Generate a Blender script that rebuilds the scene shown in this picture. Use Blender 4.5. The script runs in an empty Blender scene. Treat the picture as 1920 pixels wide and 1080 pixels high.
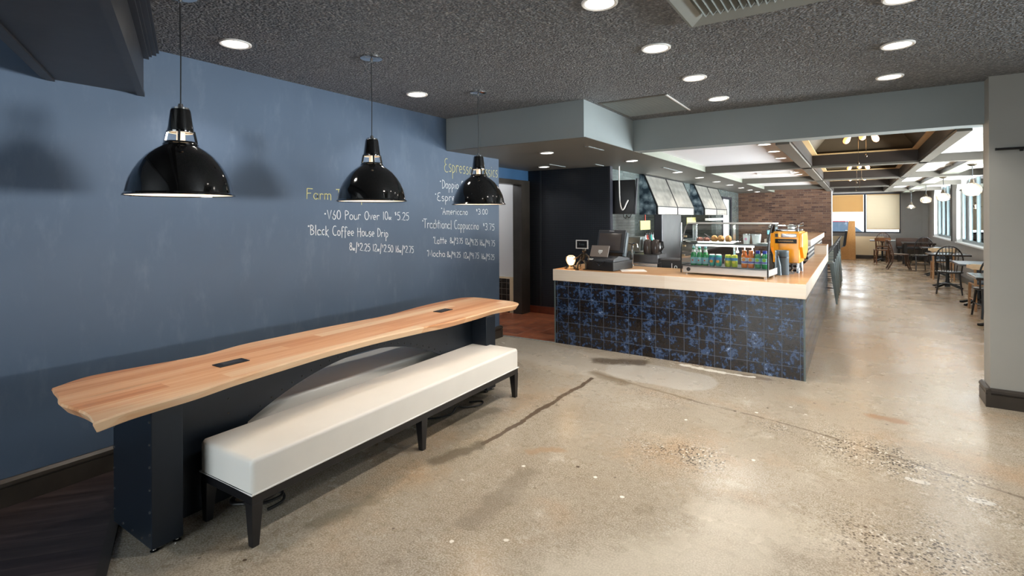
import bpy, bmesh, math, random
from mathutils import Vector, Matrix
random.seed(7)
SC = bpy.context.scene
COL = SC.collection
PI = math.pi

# ------------------------------------------------------------------ camera
YAW, ROLL = 0.584, -0.0054
fw = Vector((-math.sin(YAW), math.cos(YAW), 0)); rt = Vector((math.cos(YAW), math.sin(YAW), 0)); up = Vector((0, 0, 1))
r3 = rt * math.cos(ROLL) + up * math.sin(ROLL)
u3 = up * math.cos(ROLL) - rt * math.sin(ROLL)
cd = bpy.data.cameras.new('camera')
cam = bpy.data.objects.new('camera', cd); COL.objects.link(cam)
cd.sensor_width = 36.0; cd.lens = 970.0 / 1920 * 36; cd.shift_y = -132.0 / 1920
cd.clip_start = 0.05; cd.clip_end = 200
cam.matrix_world = Matrix(((r3.x, u3.x, -fw.x, 0), (r3.y, u3.y, -fw.y, 0), (r3.z, u3.z, -fw.z, 1.6), (0, 0, 0, 1)))
SC.camera = cam

# ------------------------------------------------------------------ view, world, daylight
SC.view_settings.view_transform = 'Standard'
SC.view_settings.look = 'None'
SC.view_settings.exposure = 0.0
SC.view_settings.gamma = 1.0
SC.cycles.use_denoising = True
SC.cycles.use_adaptive_sampling = False
SC.cycles.max_bounces = 8
SC.cycles.diffuse_bounces = 5
SC.cycles.glossy_bounces = 4
SC.cycles.transmission_bounces = 6
SC.cycles.transparent_max_bounces = 12
SC.cycles.caustics_reflective = False
SC.cycles.caustics_refractive = False
SC.cycles.sample_clamp_indirect = 6.0
W = bpy.data.worlds.new('overcast_sky'); SC.world = W; W.use_nodes = True
bg = W.node_tree.nodes['Background']
bg.inputs['Color'].default_value = (0.90, 0.955, 1.0, 1)
bg.inputs['Strength'].default_value = 3.2

def area_lamp(name, loc, rot, sx, sy, power, color=(1, 1, 1)):
    l = bpy.data.lights.new(name, 'AREA'); l.shape = 'RECTANGLE'; l.size = sx; l.size_y = sy
    l.energy = power; l.color = color
    o = bpy.data.objects.new(name, l); COL.objects.link(o); o.location = loc; o.rotation_euler = rot
    return o
# daylight just outside each window of the place
DAY = (0.93, 0.97, 1.0)
area_lamp('daylight_from_street', (12.0, 6.0, 0.85), (0, PI/2, 0.24), 1.5, 2.8, 2000, DAY)   # bright frontage across the street, through the side window
area_lamp('daylight_front_window', (-2.0, -3.7, 1.2), (PI/2, 0, 0), 3.0, 2.0, 120, DAY)
for yy, pw in ((7.55, 900), (10.9, 1550), (15.5, 1600), (20.0, 1350)):      # sky and bright forecourt, tilted up for the ceiling; first through the added window
    area_lamp('daylight_dining_window', (3.9, yy, 0.8), (0, PI/2 + 0.42, 0), 1.5, 2.0 if yy < 8 else 3.4, pw, DAY)
area_lamp('daylight_end_window', (0.33, 24.2, 1.7), (-PI/2, 0, 0), 2.0, 1.4, 45, DAY)

# ------------------------------------------------------------------ helpers: colour and materials
def lin(h):
    h = h.lstrip('#'); o = []
    for i in (0, 2, 4):
        c = int(h[i:i+2], 16) / 255
        o.append(c / 12.92 if c <= 0.04045 else ((c + 0.055) / 1.055) ** 2.4)
    return tuple(o) + (1.0,)

class G:
    def __init__(s, name):
        s.m = bpy.data.materials.new(name); s.m.use_nodes = True
        s.t = s.m.node_tree; s.p = s.t.nodes['Principled BSDF']; s.out = s.t.nodes['Material Output']
        s._tc = None
    def put(s, node, key, v):
        sk = node.inputs[key]
        if isinstance(v, bpy.types.NodeSocket): s.t.links.new(v, sk)
        else:
            if isinstance(v, tuple) and len(v) == 3 and sk.type == 'RGBA': v = v + (1,)
            sk.default_value = v
    def n(s, typ, attrs=None, **ins):
        nd = s.t.nodes.new('ShaderNode' + typ)
        for k, v in (attrs or {}).items(): setattr(nd, k, v)
        for k, v in ins.items():
            s.put(nd, int(k[1:]) if (k[0] == '_' and k[1:].isdigit()) else k.replace('_', ' '), v)
        return nd
    def obj(s):
        if s._tc is None: s._tc = s.t.nodes.new('ShaderNodeTexCoord')
        return s._tc.outputs['Object']
    def math(s, op, a, b=0.0, c=None, clamp=False):
        nd = s.n('Math', {'operation': op, 'use_clamp': clamp}, _0=a, _1=b)
        if c is not None: s.put(nd, 2, c)
        return nd.outputs[0]
    def vmath(s, op, a, b=None, out=0):
        nd = s.n('VectorMath', {'operation': op}, _0=a)
        if b is not None: s.put(nd, 1, b)
        return nd.outputs[out]
    def sep(s, v):
        nd = s.n('SeparateXYZ', _0=v); return nd.outputs
    def comb(s, x, y, z=0.0): return s.n('CombineXYZ', _0=x, _1=y, _2=z).outputs[0]
    def noise(s, scale, detail=4, rough=0.55, vec=None, dist=0.0, out=0):
        nd = s.n('TexNoise', Scale=scale, Detail=float(detail), Roughness=rough, Distortion=dist)
        s.put(nd, 'Vector', s.obj() if vec is None else vec); return nd.outputs[out]
    def voro(s, scale, vec=None, feature='F1', out='Distance'):
        nd = s.n('TexVoronoi', {'feature': feature}, Scale=scale)
        s.put(nd, 'Vector', s.obj() if vec is None else vec); return nd.outputs[out]
    def ramp(s, fac, stops, interp='LINEAR'):
        nd = s.n('ValToRGB', _0=fac); cr = nd.color_ramp; cr.interpolation = interp
        while len(cr.elements) > 1: cr.elements.remove(cr.elements[-1])
        for i, (p, c) in enumerate(stops):
            e = cr.elements[0] if i == 0 else cr.elements.new(p)
            e.position = p; e.color = c if len(c) == 4 else tuple(c) + (1,)
        return nd.outputs[0]
    def step(s, v, a, b):      # smooth 0..1 between a and b
        nd = s.n('MapRange', {'interpolation_type': 'SMOOTHSTEP', 'clamp': True}, _0=v, _1=a, _2=b, _3=0.0, _4=1.0)
        return nd.outputs[0]
    def mix(s, f, a, b, blend='MIX'):
        nd = s.n('Mix', {'data_type': 'RGBA', 'blend_type': blend}); s.put(nd, 0, f); s.put(nd, 6, a); s.put(nd, 7, b)
        return nd.outputs[2]
    def bump(s, h, strength=0.3, dist=0.01):
        nd = s.n('Bump', Strength=strength, Distance=dist); s.put(nd, 'Height', h)
        s.t.links.new(nd.outputs[0], s.p.inputs['Normal'])
    def set(s, **k):
        for a, v in k.items(): s.put(s.p, a.replace('_', ' '), v)
        return s.m

def paint(name, hx, rough=0.5, metal=0.0, var=0.06, scale=3.0, bump=0.0, bscale=60, spec=0.5, coat=0.0):
    """plain surface with a faint uneven tone"""
    g = G(name); c = lin(hx)
    lo = tuple(max(0, x * (1 - var)) for x in c[:3]); hi = tuple(min(1, x * (1 + var)) for x in c[:3])
    f = g.noise(scale, 3)
    g.set(Base_Color=g.ramp(f, [(0.3, lo), (0.7, hi)]), Roughness=rough, Metallic=metal, Specular_IOR_Level=spec)
    if coat: g.set(Coat_Weight=coat, Coat_Roughness=0.08)
    if bump: g.bump(g.noise(bscale, 3), bump, 0.004)
    return g.m
def glow(name, col, strength, base='ffffff'):
    g = G(name); return g.set(Base_Color=lin(base), Emission_Color=col, Emission_Strength=strength, Roughness=0.4)
def glass(name, tint=(0.9, 0.97, 0.97), gl=0.12, rough=0.02, ior=1.45):
    """thin clear pane: mostly see-through with a fresnel sheen"""
    g = G(name)
    tr = g.n('BsdfTransparent', Color=tint + (1,)); go = g.n('BsdfGlossy', Roughness=rough)
    fr = g.n('Fresnel', IOR=ior); fa = g.math('ADD', fr.outputs[0], gl * 0.3, clamp=True)
    mx = g.n('MixShader', _0=fa, _1=tr.outputs[0], _2=go.outputs[0])
    g.t.links.new(mx.outputs[0], g.out.inputs['Surface']); g.t.nodes.remove(g.p)
    return g.m
def planar(g, axes):
    o = g.sep(g.obj()); ix = {'x': 0, 'y': 1, 'z': 2}
    return g.comb(o[ix[axes[0]]], o[ix[axes[1]]], 0.0)

M = {}
# ------------------------------------------------------------------ surface materials
def seg_dist(g, P, a, b):
    a = Vector(a + (0,)); b = Vector(b + (0,)); ba = b - a
    pa = g.vmath('SUBTRACT', P, tuple(a))
    h = g.math('DIVIDE', g.vmath('DOT_PRODUCT', pa, tuple(ba), 1), ba.length_squared, clamp=True)
    sc = g.n('VectorMath', {'operation': 'SCALE'}, _0=tuple(ba)); g.put(sc, 'Scale', h)
    return g.vmath('LENGTH', g.vmath('SUBTRACT', pa, sc.outputs[0]), None, 1)
def concrete():
    g = G('polished_concrete'); P3 = g.obj(); o = g.sep(P3); P = g.comb(o[0], o[1], 0.0)
    n1 = g.noise(0.55, 7, 0.6, P); n2 = g.noise(2.2, 6, 0.62, P); n3 = g.noise(22, 4, 0.6, P); n4 = g.noise(120, 2, 0.5, P)
    c = g.ramp(n1, [(0.33, lin('958a79')), (0.5, lin('a79d8e')), (0.68, lin('bab2a5'))])
    c = g.mix(g.math('MULTIPLY', g.step(n2, 0.5, 0.8), 0.7), c, lin('8d7d66'))
    c = g.mix(g.math('MULTIPLY', g.step(n2, 0.5, 0.25), 0.5), c, lin('cfc9bb'))
    n5 = g.noise(1.15, 6, 0.6, g.vmath('ADD', P, (7.3, 2.1, 0.0)))
    c = g.mix(g.math('MULTIPLY', g.step(n5, 0.5, 0.72), 0.55), c, lin('b08d68'))
    n6 = g.noise(4.5, 7, 0.7, g.vmath('ADD', P, (3.3, 9.1, 0.0)))
    c = g.mix(g.math('MULTIPLY', g.step(n6, 0.56, 0.74), 0.6), c, lin('6f6350'))
    c = g.mix(g.math('MULTIPLY', g.step(n6, 0.44, 0.28), 0.5), c, lin('d6d1c6'))
    c = g.mix(g.math('MULTIPLY', g.step(n3, 0.48, 0.68), 0.5), c, lin('80755f'))
    c = g.mix(g.math('MULTIPLY', g.step(n4, 0.42, 0.66), 0.55), c, lin('73674f'))
    c = g.mix(g.math('MULTIPLY', g.step(n4, 0.5, 0.3), 0.4), c, lin('cfc9bb'))
    wob = g.n('VectorMath', {'operation': 'SCALE'}, _0=g.vmath('SUBTRACT', g.noise(3.0, 5, 0.6, P, 0, 1), (0.5, 0.5, 0.5)))
    wob.inputs['Scale'].default_value = 0.10
    Q = g.vmath('ADD', P, wob.outputs[0]); w2 = g.noise(9, 4, 0.6, P)
    def mark(a, b, w, col, amt=1.0, soft=0.5, br=0.0):
        nonlocal c
        d = seg_dist(g, Q, a, b)
        d = g.math('ADD', d, g.math('MULTIPLY', g.math('SUBTRACT', w2, 0.5), br))
        f = g.math('MULTIPLY', g.step(d, w, w * soft), amt)
        c = g.mix(f, c, lin(col))
    # paler trench fill running along the counter front
    mark((-3.9, 5.45), (-2.3, 5.15), 0.42, 'b9b3a8', 0.55, 0.8)
    mark((-1.9, 5.2), (-1.4, 5.15), 0.34, 'bdbab3', 0.55, 0.85)
    mark((-2.35, 5.36), (-2.0, 5.5), 0.17, '5f5446', 0.9, 0.4, 0.16)
    mark((-2.2, 4.9), (-1.85, 4.75), 0.10, '7d705d', 0.7, 0.4, 0.1)
    # the two joints
    mark((-2.17, 4.72), (-2.19, 2.95), 0.028, '5b4d3f', 0.95, 0.6, 0.02)
    mark((-2.2, 4.9), (-1.2, 4.62), 0.03, '7c6d58', 0.7, 0.4, 0.03)
    mark((-1.2, 4.62), (-0.3, 4.45), 0.016, '6d6152', 0.8, 0.5, 0.02)
    mark((-0.3, 4.45), (0.8, 4.02), 0.02, '6d6152', 0.8, 0.5, 0.02)
    mark((0.8, 4.02), (2.6, 3.3), 0.02, '6d6152', 0.8, 0.5, 0.02)
    # chips of pale filler at the foot of the counter, other stains
    mark((-1.55, 5.66), (-1.12, 5.60), 0.05, 'e9e4d6', 0.95, 0.6, 0.12)
    mark((-0.95, 5.64), (-0.72, 5.62), 0.06, '75685a', 0.8, 0.5, 0.1)
    mark((-1.2, 5.62), (-0.85, 5.62), 0.03, 'ece8dd', 0.9, 0.6, 0.08)
    mark((0.12, 5.02), (0.3, 5.0), 0.09, '8f6a48', 0.7, 0.3, 0.14)
    mark((-1.68, 2.15), (-1.72, 2.75), 0.11, '6f6455', 0.45, 0.3, 0.2)
    mark((-2.3, 2.55), (-2.2, 2.9), 0.08, '5f5648', 0.75, 0.3, 0.14)
    mark((-1.85, 3.0), (-1.7, 3.15), 0.06, '9c8062', 0.6, 0.3, 0.12)
    mark((-2.35, 1.7), (-2.3, 2.0), 0.08, '77705f', 0.5, 0.3, 0.14)
    mark((-2.62, 3.1), (-2.5, 3.5), 0.10, '6b6355', 0.6, 0.3, 0.14)
    mark((-1.0, 2.0), (-0.5, 2.6), 0.35, 'cfc8b8', 0.5, 0.2, 0.3)
    mark((-0.6, 2.9), (-0.2, 3.0), 0.25, 'd2cbbb', 0.4, 0.2, 0.3)
    mark((0.95, 2.75), (1.15, 2.65), 0.12, '7a6146', 0.7, 0.4, 0.1)
    mark((0.28, 3.95), (0.36, 3.94), 0.03, 'c5c1b9', 0.9, 0.7, 0.03)
    mark((0.55, 3.85), (0.62, 3.84), 0.03, 'c0bdb6', 0.9, 0.7, 0.03)
    # exposed aggregate
    vd = g.voro(62, P); vc = g.voro(62, P, out='Color'); vs = g.sep(vc)
    zone = g.math('MAXIMUM', g.step(seg_dist(g, P, (0.0, 4.3), (1.6, 3.55)), 0.45, 0.05), g.step(seg_dist(g, P, (0.15, 3.2), (0.9, 2.5)), 0.6, 0.05))
    zone = g.math('MAXIMUM', zone, g.step(seg_dist(g, P, (-1.2, 3.4), (-0.9, 3.55)), 0.35, 0.05))
    zone = g.math('MAXIMUM', zone, g.math('MULTIPLY', g.step(seg_dist(g, P, (-1.7, 4.6), (-0.5, 4.35)), 0.2, 0.02), 0.6))
    zone = g.math('MULTIPLY', zone, g.step(g.noise(1.6, 4, 0.6, P), 0.36, 0.56))
    fl = g.math('MULTIPLY', g.step(vd, 0.52, 0.38), zone)
    c = g.mix(g.math('MULTIPLY', fl, g.step(vs[0], 0.36, 0.44)), c, lin('3a322b'))
    c = g.mix(g.math('MULTIPLY', fl, g.step(vs[1], 0.8, 0.86)), c, lin('dcd6cb'))
    v2 = g.voro(9, P, out='Color'); s2 = g.sep(v2); d2 = g.voro(9, P)
    c = g.mix(g.math('MULTIPLY', g.step(g.math('ADD', d2, g.math('MULTIPLY', n3, 0.25)), 0.26, 0.22), g.step(s2[0], 0.97, 0.975)), c, lin('e8e3d8'))
    c = g.mix(g.math('MULTIPLY', g.step(d2, 0.14, 0.08), g.step(s2[1], 0.93, 0.94)), c, lin('54483c'))
    # the dining room end is warmer and smoother
    far = g.step(o[1], 5.6, 8.0)
    c = g.mix(g.math('MULTIPLY', far, 0.7), c, lin('a3835f'))
    c = g.mix(g.math('MULTIPLY', far, g.math('MULTIPLY', g.step(g.noise(1.0, 6, 0.7, g.comb(g.math('MULTIPLY', o[0], 0.6), g.math('MULTIPLY', o[1], 3.0), 0.0)), 0.6, 0.8), 0.4)), c, lin('6a5a46'))
    r = g.ramp(g.noise(1.3, 5, 0.6, P), [(0.3, (0.17,)*3), (0.7, (0.36,)*3)])
    g.set(Base_Color=c, Roughness=r, Specular_IOR_Level=0.55)
    g.bump(g.math('ADD', n3, g.math('MULTIPLY', fl, -0.3)), 0.05, 0.004)
    return g.m
M['concrete'] = concrete()

def dark_planks():
    g = G('dark_wood_planks'); o = g.sep(g.obj())
    ca, sa = math.cos(math.radians(50)), math.sin(math.radians(50))
    a = g.math('ADD', g.math('MULTIPLY', o[0], ca), g.math('MULTIPLY', o[1], sa))
    b = g.math('ADD', g.math('MULTIPLY', o[0], -sa), g.math('MULTIPLY', o[1], ca))
    row = g.math('FLOOR', g.math('DIVIDE', b, 0.15))
    gr = g.noise(1.0, 6, 0.65, g.comb(g.math('MULTIPLY', a, 1.2), g.math('MULTIPLY', b, 16.0), row))
    wn = g.n('TexWhiteNoise', {'noise_dimensions': '1D'}, W=row).outputs[0]
    c = g.ramp(gr, [(0.3, lin('2a2322')), (0.55, lin('463b3a')), (0.75, lin('655654'))])
    c = g.mix(g.math('MULTIPLY', wn, 0.4), c, lin('2a2026'))
    e = g.math('FRACT', g.math('DIVIDE', b, 0.15)); c = g.mix(g.step(e, 0.03, 0.01), c, lin('0c0808'))
    g.set(Base_Color=c, Roughness=0.38); g.bump(gr, 0.15, 0.004); return g.m
M['dark_planks'] = dark_planks()

def grid_tile(name, axes, size, cols, grout, rough=0.2, gw=0.02, bumpy=0.2, nscale=9, off=(0, 0), pertile=0.2, spec=0.5, n2=0):
    g = G(name); o = g.sep(g.obj()); ix = {'x': 0, 'y': 1, 'z': 2}
    u = g.math('DIVIDE', g.math('ADD', o[ix[axes[0]]], off[0]), size[0]); v = g.math('DIVIDE', g.math('ADD', o[ix[axes[1]]], off[1]), size[1])
    fu, fv = g.math('FRACT', u), g.math('FRACT', v)
    eu = g.math('MINIMUM', fu, g.math('SUBTRACT', 1.0, fu)); ev = g.math('MINIMUM', fv, g.math('SUBTRACT', 1.0, fv))
    e = g.math('MINIMUM', eu, ev)
    idv = g.comb(g.math('FLOOR', u), g.math('FLOOR', v), 0.0)
    rnd = g.n('TexWhiteNoise', {'noise_dimensions': '3D'}, Vector=idv).outputs['Value']
    shift = g.n('VectorMath', {'operation': 'SCALE'}, _0=g.comb(rnd, g.math('FRACT', g.math('MULTIPLY', rnd, 7.3)), rnd)); shift.inputs['Scale'].default_value = 9.0 * (1 if pertile > 0.15 else 0)
    vv = g.vmath('ADD', g.obj(), shift.outputs[0])
    n = g.noise(nscale, 8, 0.68, vv)
    if n2: n = g.math('ADD', g.math('MULTIPLY', n, 0.55), g.math('MULTIPLY', g.noise(n2, 3, 0.6, vv), 0.45))
    n = g.math('ADD', n, g.math('MULTIPLY', g.math('SUBTRACT', rnd, 0.5), pertile))
    c = g.ramp(n, cols)
    m = g.step(e, gw, gw * 0.5)
    c = g.mix(m, c, lin(grout))
    g.set(Base_Color=c, Roughness=g.math('ADD', rough, g.math('MULTIPLY', m, 0.5)), Specular_IOR_Level=spec)
    g.bump(g.math('ADD', g.math('MULTIPLY', m, -1.0), g.math('MULTIPLY', n, bumpy)), 0.35, 0.004)
    return g.m
BLUES = [(0.40, lin('0f0d0d')), (0.455, lin('2d2522')), (0.49, lin('12141b')), (0.53, lin('1f293d')), (0.565, lin('445d86')), (0.60, lin('22304a')), (0.635, lin('7f99c0')), (0.70, lin('b4c4da'))]
M['blue_tile'] = grid_tile('mottled_blue_tile', 'xz', (0.160, 0.152), BLUES, '525f74', 0.16, 0.018, 0.25, 30, (0.36, 0.03), 0.05, 0.5, 8)
M['blue_tile_side'] = grid_tile('mottled_blue_side_tile', 'yz', (0.160, 0.152), BLUES, '77879c', 0.16, 0.016, 0.25, 30, (0.0, 0.03), 0.05, 0.5, 8)
M['terracotta'] = grid_tile('terracotta_tile', 'xy', (0.2, 0.2), [(0.3, lin('6e3a25')), (0.5, lin('8f4f33')), (0.7, lin('a5633f'))], '9a7a66', 0.42, 0.02, 0.1, 6, (0.05, 0.05), 0.25)
M['red_base_tile'] = grid_tile('red_base_tile', 'xz', (0.2, 0.2), [(0.3, lin('5a2a1c')), (0.7, lin('7a3d28'))], '6a4a3c', 0.4, 0.02, 0.1, 6, (0, 0.05))
M['black_square_tile'] = grid_tile('black_square_tile', 'xz', (0.1, 0.1), [(0.3, lin('0f0d0d')), (0.6, lin('2a231f')), (0.8, lin('3d332b'))], '6e675c', 0.2, 0.05, 0.1, 6)
M['slim_tile'] = grid_tile('slim_grey_tile', 'yz', (0.30, 0.05), [(0.3, lin('4c5452')), (0.7, lin('687270'))], '343a39', 0.22, 0.04, 0.1, 4)
def pegboard():
    g = G('black_pegboard'); o = g.sep(g.obj())
    fu = g.math('SUBTRACT', g.math('FRACT', g.math('DIVIDE', o[0], 0.03)), 0.5); fv = g.math('SUBTRACT', g.math('FRACT', g.math('DIVIDE', o[2], 0.03)), 0.5)
    d = g.math('SQRT', g.math('ADD', g.math('MULTIPLY', fu, fu), g.math('MULTIPLY', fv, fv)))
    m = g.step(d, 0.26, 0.18)
    g.set(Base_Color=g.mix(m, lin('10151d'), lin('2c3138')), Roughness=0.42)
    g.bump(g.math('MULTIPLY', m, -1.0), 0.6, 0.003); return g.m
M['pegboard'] = pegboard()
def brick():
    g = G('weathered_brick'); v = planar(g, 'xz')
    b = g.n('TexBrick', {'offset': 0.5}, Scale=1.0, Color1=lin('432c25'), Color2=lin('7c5d48'), Mortar=lin('6b5b4f'))
    g.put(b, 'Vector', v); g.put(b, 'Mortar Size', 0.006); g.put(b, 'Brick Width', 0.205); g.put(b, 'Row Height', 0.066); g.put(b, 'Bias', -0.1)
    n = g.noise(5, 5); n2 = g.noise(40, 3)
    c = g.mix(g.math('MULTIPLY', g.step(n, 0.4, 0.62), 0.5), b.outputs[0], lin('5d4335'))
    c = g.mix(g.math('MULTIPLY', g.step(n2, 0.55, 0.75), 0.35), c, lin('a98a66'))
    g.set(Base_Color=c, Roughness=0.85); g.bump(g.math('MULTIPLY', b.outputs['Fac'], -1.0), 0.6, 0.006); return g.m
M['brick'] = brick()
def chalk_paint():
    g = G('blue_chalkboard_paint'); n = g.noise(0.9, 5); n2 = g.noise(7, 6, 0.7, g.vmath('MULTIPLY', g.obj(), (1, 1, 0.35)))
    c = g.ramp(n, [(0.3, lin('47586e')), (0.7, lin('4e6077'))]); c = g.mix(g.math('MULTIPLY', g.step(n2, 0.5, 0.75), 0.12), c, lin('8b98a8'))
    g.set(Base_Color=c, Roughness=0.52, Specular_IOR_Level=0.4); g.bump(g.noise(140, 2), 0.04, 0.002); return g.m
M['chalk_paint'] = chalk_paint()
def popcorn():
    g = G('dark_popcorn_texture'); v = g.voro(75, feature='SMOOTH_F1'); n = g.noise(48, 3, 0.6)
    h = g.math('ADD', g.math('MULTIPLY', v, -1.2), n)
    c = g.ramp(n, [(0.35, lin('5c5f63')), (0.55, lin('76797d')), (0.72, lin('a3a6a9'))])
    g.set(Base_Color=c, Roughness=0.55); g.bump(h, 1.0, 0.02); return g.m
M['popcorn'] = popcorn()
def butcher(name, plank, cols, axis=1, ringx=0):
    """edge-glued planks running along Y (axis 1) or X (axis 0)"""
    g = G(name); o = g.sep(g.obj()); al, ac = (o[1], o[0]) if axis == 1 else (o[0], o[1])
    row = g.math('FLOOR', g.math('DIVIDE', ac, plank))
    w = g.n('TexWhiteNoise', {'noise_dimensions': '1D'}, W=row).outputs[0]
    seg = g.math('FLOOR', g.math('ADD', g.math('DIVIDE', al, 1.5), g.math('MULTIPLY', w, 5.0)))
    w2 = g.n('TexWhiteNoise', {'noise_dimensions': '2D'}, Vector=g.comb(row, seg, 0.0)).outputs[0]
    gr = g.noise(1.0, 7, 0.62, g.comb(g.math('MULTIPLY', al, 1.1), g.math('MULTIPLY', ac, 26.0), g.math('MULTIPLY', o[2], 26.0)), 0.6)
    v = g.math('ADD', g.math('MULTIPLY', gr, 0.75), g.math('MULTIPLY', w2, 0.55))
    v = g.math('SUBTRACT', v, 0.07)
    c = g.ramp(v, cols)
    big = g.noise(1.0, 4, 0.6, g.comb(g.math('MULTIPLY', al, 0.9), g.math('MULTIPLY', ac, 9.0), 3.0))
    c = g.mix(g.math('MULTIPLY', g.step(big, 0.6, 0.75), 0.55), c, lin('8a5c3a'))
    g.set(Base_Color=c, Roughness=0.33, Coat_Weight=0.25, Coat_Roughness=0.15); g.bump(gr, 0.04, 0.002); return g.m
M['live_edge'] = butcher('butcher_block_wood', 0.10, [(0.2, lin('b5774d')), (0.42, lin('da9c6c')), (0.62, lin('ecba8c')), (0.85, lin('f7d6b0'))])
M['bark_edge'] = paint('pale_sanded_edge_wood', 'e0bd93', 0.45, 0, 0.2, 9)
M['maple'] = butcher('pale_maple_top', 0.3, [(0.15, lin('e6d3bc')), (0.45, lin('eee0ce')), (0.85, lin('f5ebde'))], 0)
M['maple_reflect'] = butcher('maple_top_reflection', 0.3, [(0.15, lin('c08a58')), (0.45, lin('cf9d6b')), (0.85, lin('ddb384'))], 0)  # orange tone stands for the warm reflection on the wooden tops
M['oak'] = butcher('honey_oak', 0.4, [(0.2, lin('8a5a2e')), (0.5, lin('a97741')), (0.8, lin('bf8e55'))], 1)

M['blue_wall'] = paint('deep_blue_paint', '2f5478', 0.5)
M['grey_paint'] = paint('blue_grey_paint', '8f9899', 0.5, var=0.02)
M['soffit_paint'] = paint('warm_grey_paint', '625f58', 0.5, var=0.03)
M['beam_paint'] = paint('olive_grey_paint', '57534b', 0.5, var=0.03)
M['sage_paint'] = paint('pale_sage_paint', '7f8276', 0.5, var=0.02)
M['white_ceiling'] = paint('white_ceiling_paint', 'f2f0f1', 0.7, var=0.01)
M['pillar_paint'] = paint('light_grey_wall_paint', '9c9c97', 0.55, var=0.02)
M['far_grey'] = paint('grey_wall_paint', '8b8986', 0.55, var=0.03)
M['cream'] = paint('cream_trim_and_lit_wall', 'e6d6b4', 0.5, var=0.02)
M['white_paint'] = paint('white_paint', 'e9ebec', 0.45, var=0.01)
M['black_wood'] = paint('black_stained_wood', '35302b', 0.38, var=0.2, scale=8)
M['header_wood'] = paint('dark_painted_timber', '302f31', 0.42, var=0.18, scale=5, bump=0.15, bscale=14)
M['dark_frame'] = paint('dark_window_frame', '2a2b33', 0.4)
M['grey_frame'] = paint('grey_green_frame', '5d6a6c', 0.4)
M['brown_ply'] = paint('dark_brown_timber', '211914', 0.45, var=0.2)
M['gold_ply'] = paint('gold_brown_lining', '4a3e2d', 0.5, var=0.12)
M['gold_trim'] = paint('gold_trim_strip', 'c9a877', 0.4)
M['black_steel'] = paint('blue_black_steel', '19212b', 0.36, 0.3, 0.1, 5)
M['rivet'] = paint('steel_rivet', '8d9399', 0.3, 1.0)
M['gloss_black'] = paint('gloss_black_enamel', '050505', 0.06, 0.0, 0.0, coat=1.0)
M['shade_inner'] = paint('white_enamel', 'f5efe6', 0.35)
M['chrome'] = paint('chrome', 'd6d6d6', 0.08, 1.0, 0.0)
M['steel'] = paint('brushed_stainless', 'd2d3d4', 0.26, 1.0, 0.06, 7, 0.05, 120)
M['case_steel'] = paint('satin_case_steel', 'cfcfcd', 0.32, 0.5, 0.04)
M['dark_steel'] = paint('dark_stainless', '6d6e70', 0.32, 1.0, 0.1, 5)
M['bronze'] = paint('dark_bronze', '5d5347', 0.3, 1.0, 0.15)
M['galv'] = paint('galvanised_sheet', '8f9b9c', 0.34, 0.85, 0.12, 6)
M['gunmetal'] = paint('gunmetal', '4b4e50', 0.35, 0.9, 0.1)
M['vinyl'] = paint('cream_vinyl', 'efeee9', 0.42, 0, 0.02, 4, 0.03, 200)
M['vinyl_welt'] = paint('white_vinyl_welt', 'eeeeec', 0.4)
M['black_leg'] = paint('black_painted_leg', '17171a', 0.35)
M['black_plastic'] = paint('black_plastic', '141416', 0.4)
M['dark_plastic'] = paint('charcoal_plastic', '33353a', 0.4)
M['taupe_plastic'] = paint('taupe_plastic', '7a7069', 0.45)
M['screen'] = paint('grey_screen', '4f4947', 0.2)
M['rubber'] = paint('black_rubber', '0d0d0e', 0.5)
M['trim_white'] = paint('white_trim_ring', 'eceae6', 0.4)
M['vent_grey'] = paint('grey_vent_metal', '8c9290', 0.45)
M['vent_dark'] = paint('dark_vent_void', '15140f', 0.7)
M['chalk_white'] = paint('white_chalk', 'dfe3e6', 0.9, 0, 0.12, 90)
M['chalk_yellow'] = paint('yellow_chalk', 'cfc98a', 0.9, 0, 0.12, 90)
M['paper'] = paint('white_paper', 'f1efea', 0.7)
M['walnut'] = paint('walnut_wood', '4a2f1f', 0.35, 0, 0.25, 7)
M['brown_chair'] = paint('brown_varnished_wood', '6b4428', 0.32, 0, 0.2, 7)
M['black_chair'] = paint('black_brown_chair_wood', '1d1714', 0.3, 0, 0.2, 7)
M['blond'] = paint('blond_beech_wood', 'dcc3a0', 0.4, 0, 0.12, 7)
M['tan_leg'] = paint('tan_beech_wood', 'a67f5b', 0.4, 0, 0.15, 7)
M['seat_pad'] = paint('slate_seat_pad', '2d3640', 0.5)
M['table_dark'] = paint('dark_tabletop', '2b211c', 0.18, 0, 0.2, 6)
M['iron'] = paint('black_cast_iron', '111112', 0.4)
M['orange'] = paint('orange_enamel', 'ffac1c', 0.3, 0, 0.03, coat=0.4)
M['slate_can'] = paint('slate_blue_canister', '55656f', 0.4)
M['green_glass'] = paint('green_bottle_glass', '1f9a4e', 0.12, 0, 0.1, 9, coat=0.6)
M['pale_label'] = paint('pale_blue_label', '9fd4e0', 0.5)
M['white_label'] = paint('white_label', 'eef4f4', 0.5)
M['can_teal'] = paint('teal_can_metal', '3fb0a6', 0.3, 0.3)
M['can_blue'] = paint('blue_can_band', '4a92c9', 0.35)
M['can_orange'] = paint('orange_fruit_print', 'ef9a3c', 0.5)
M['can_lime'] = paint('lime_can_metal', 'b7d24a', 0.3, 0.2)
M['can_yellow'] = paint('yellow_lid', 'e9dd4a', 0.4)
M['juice_orange'] = paint('orange_juice', 'ef7f22', 0.25, coat=0.5)
M['juice_green'] = paint('green_juice', '2b8f5a', 0.25, coat=0.5)
M['cap_blue'] = paint('blue_bottle_cap', '2a3fb0', 0.4)
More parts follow.
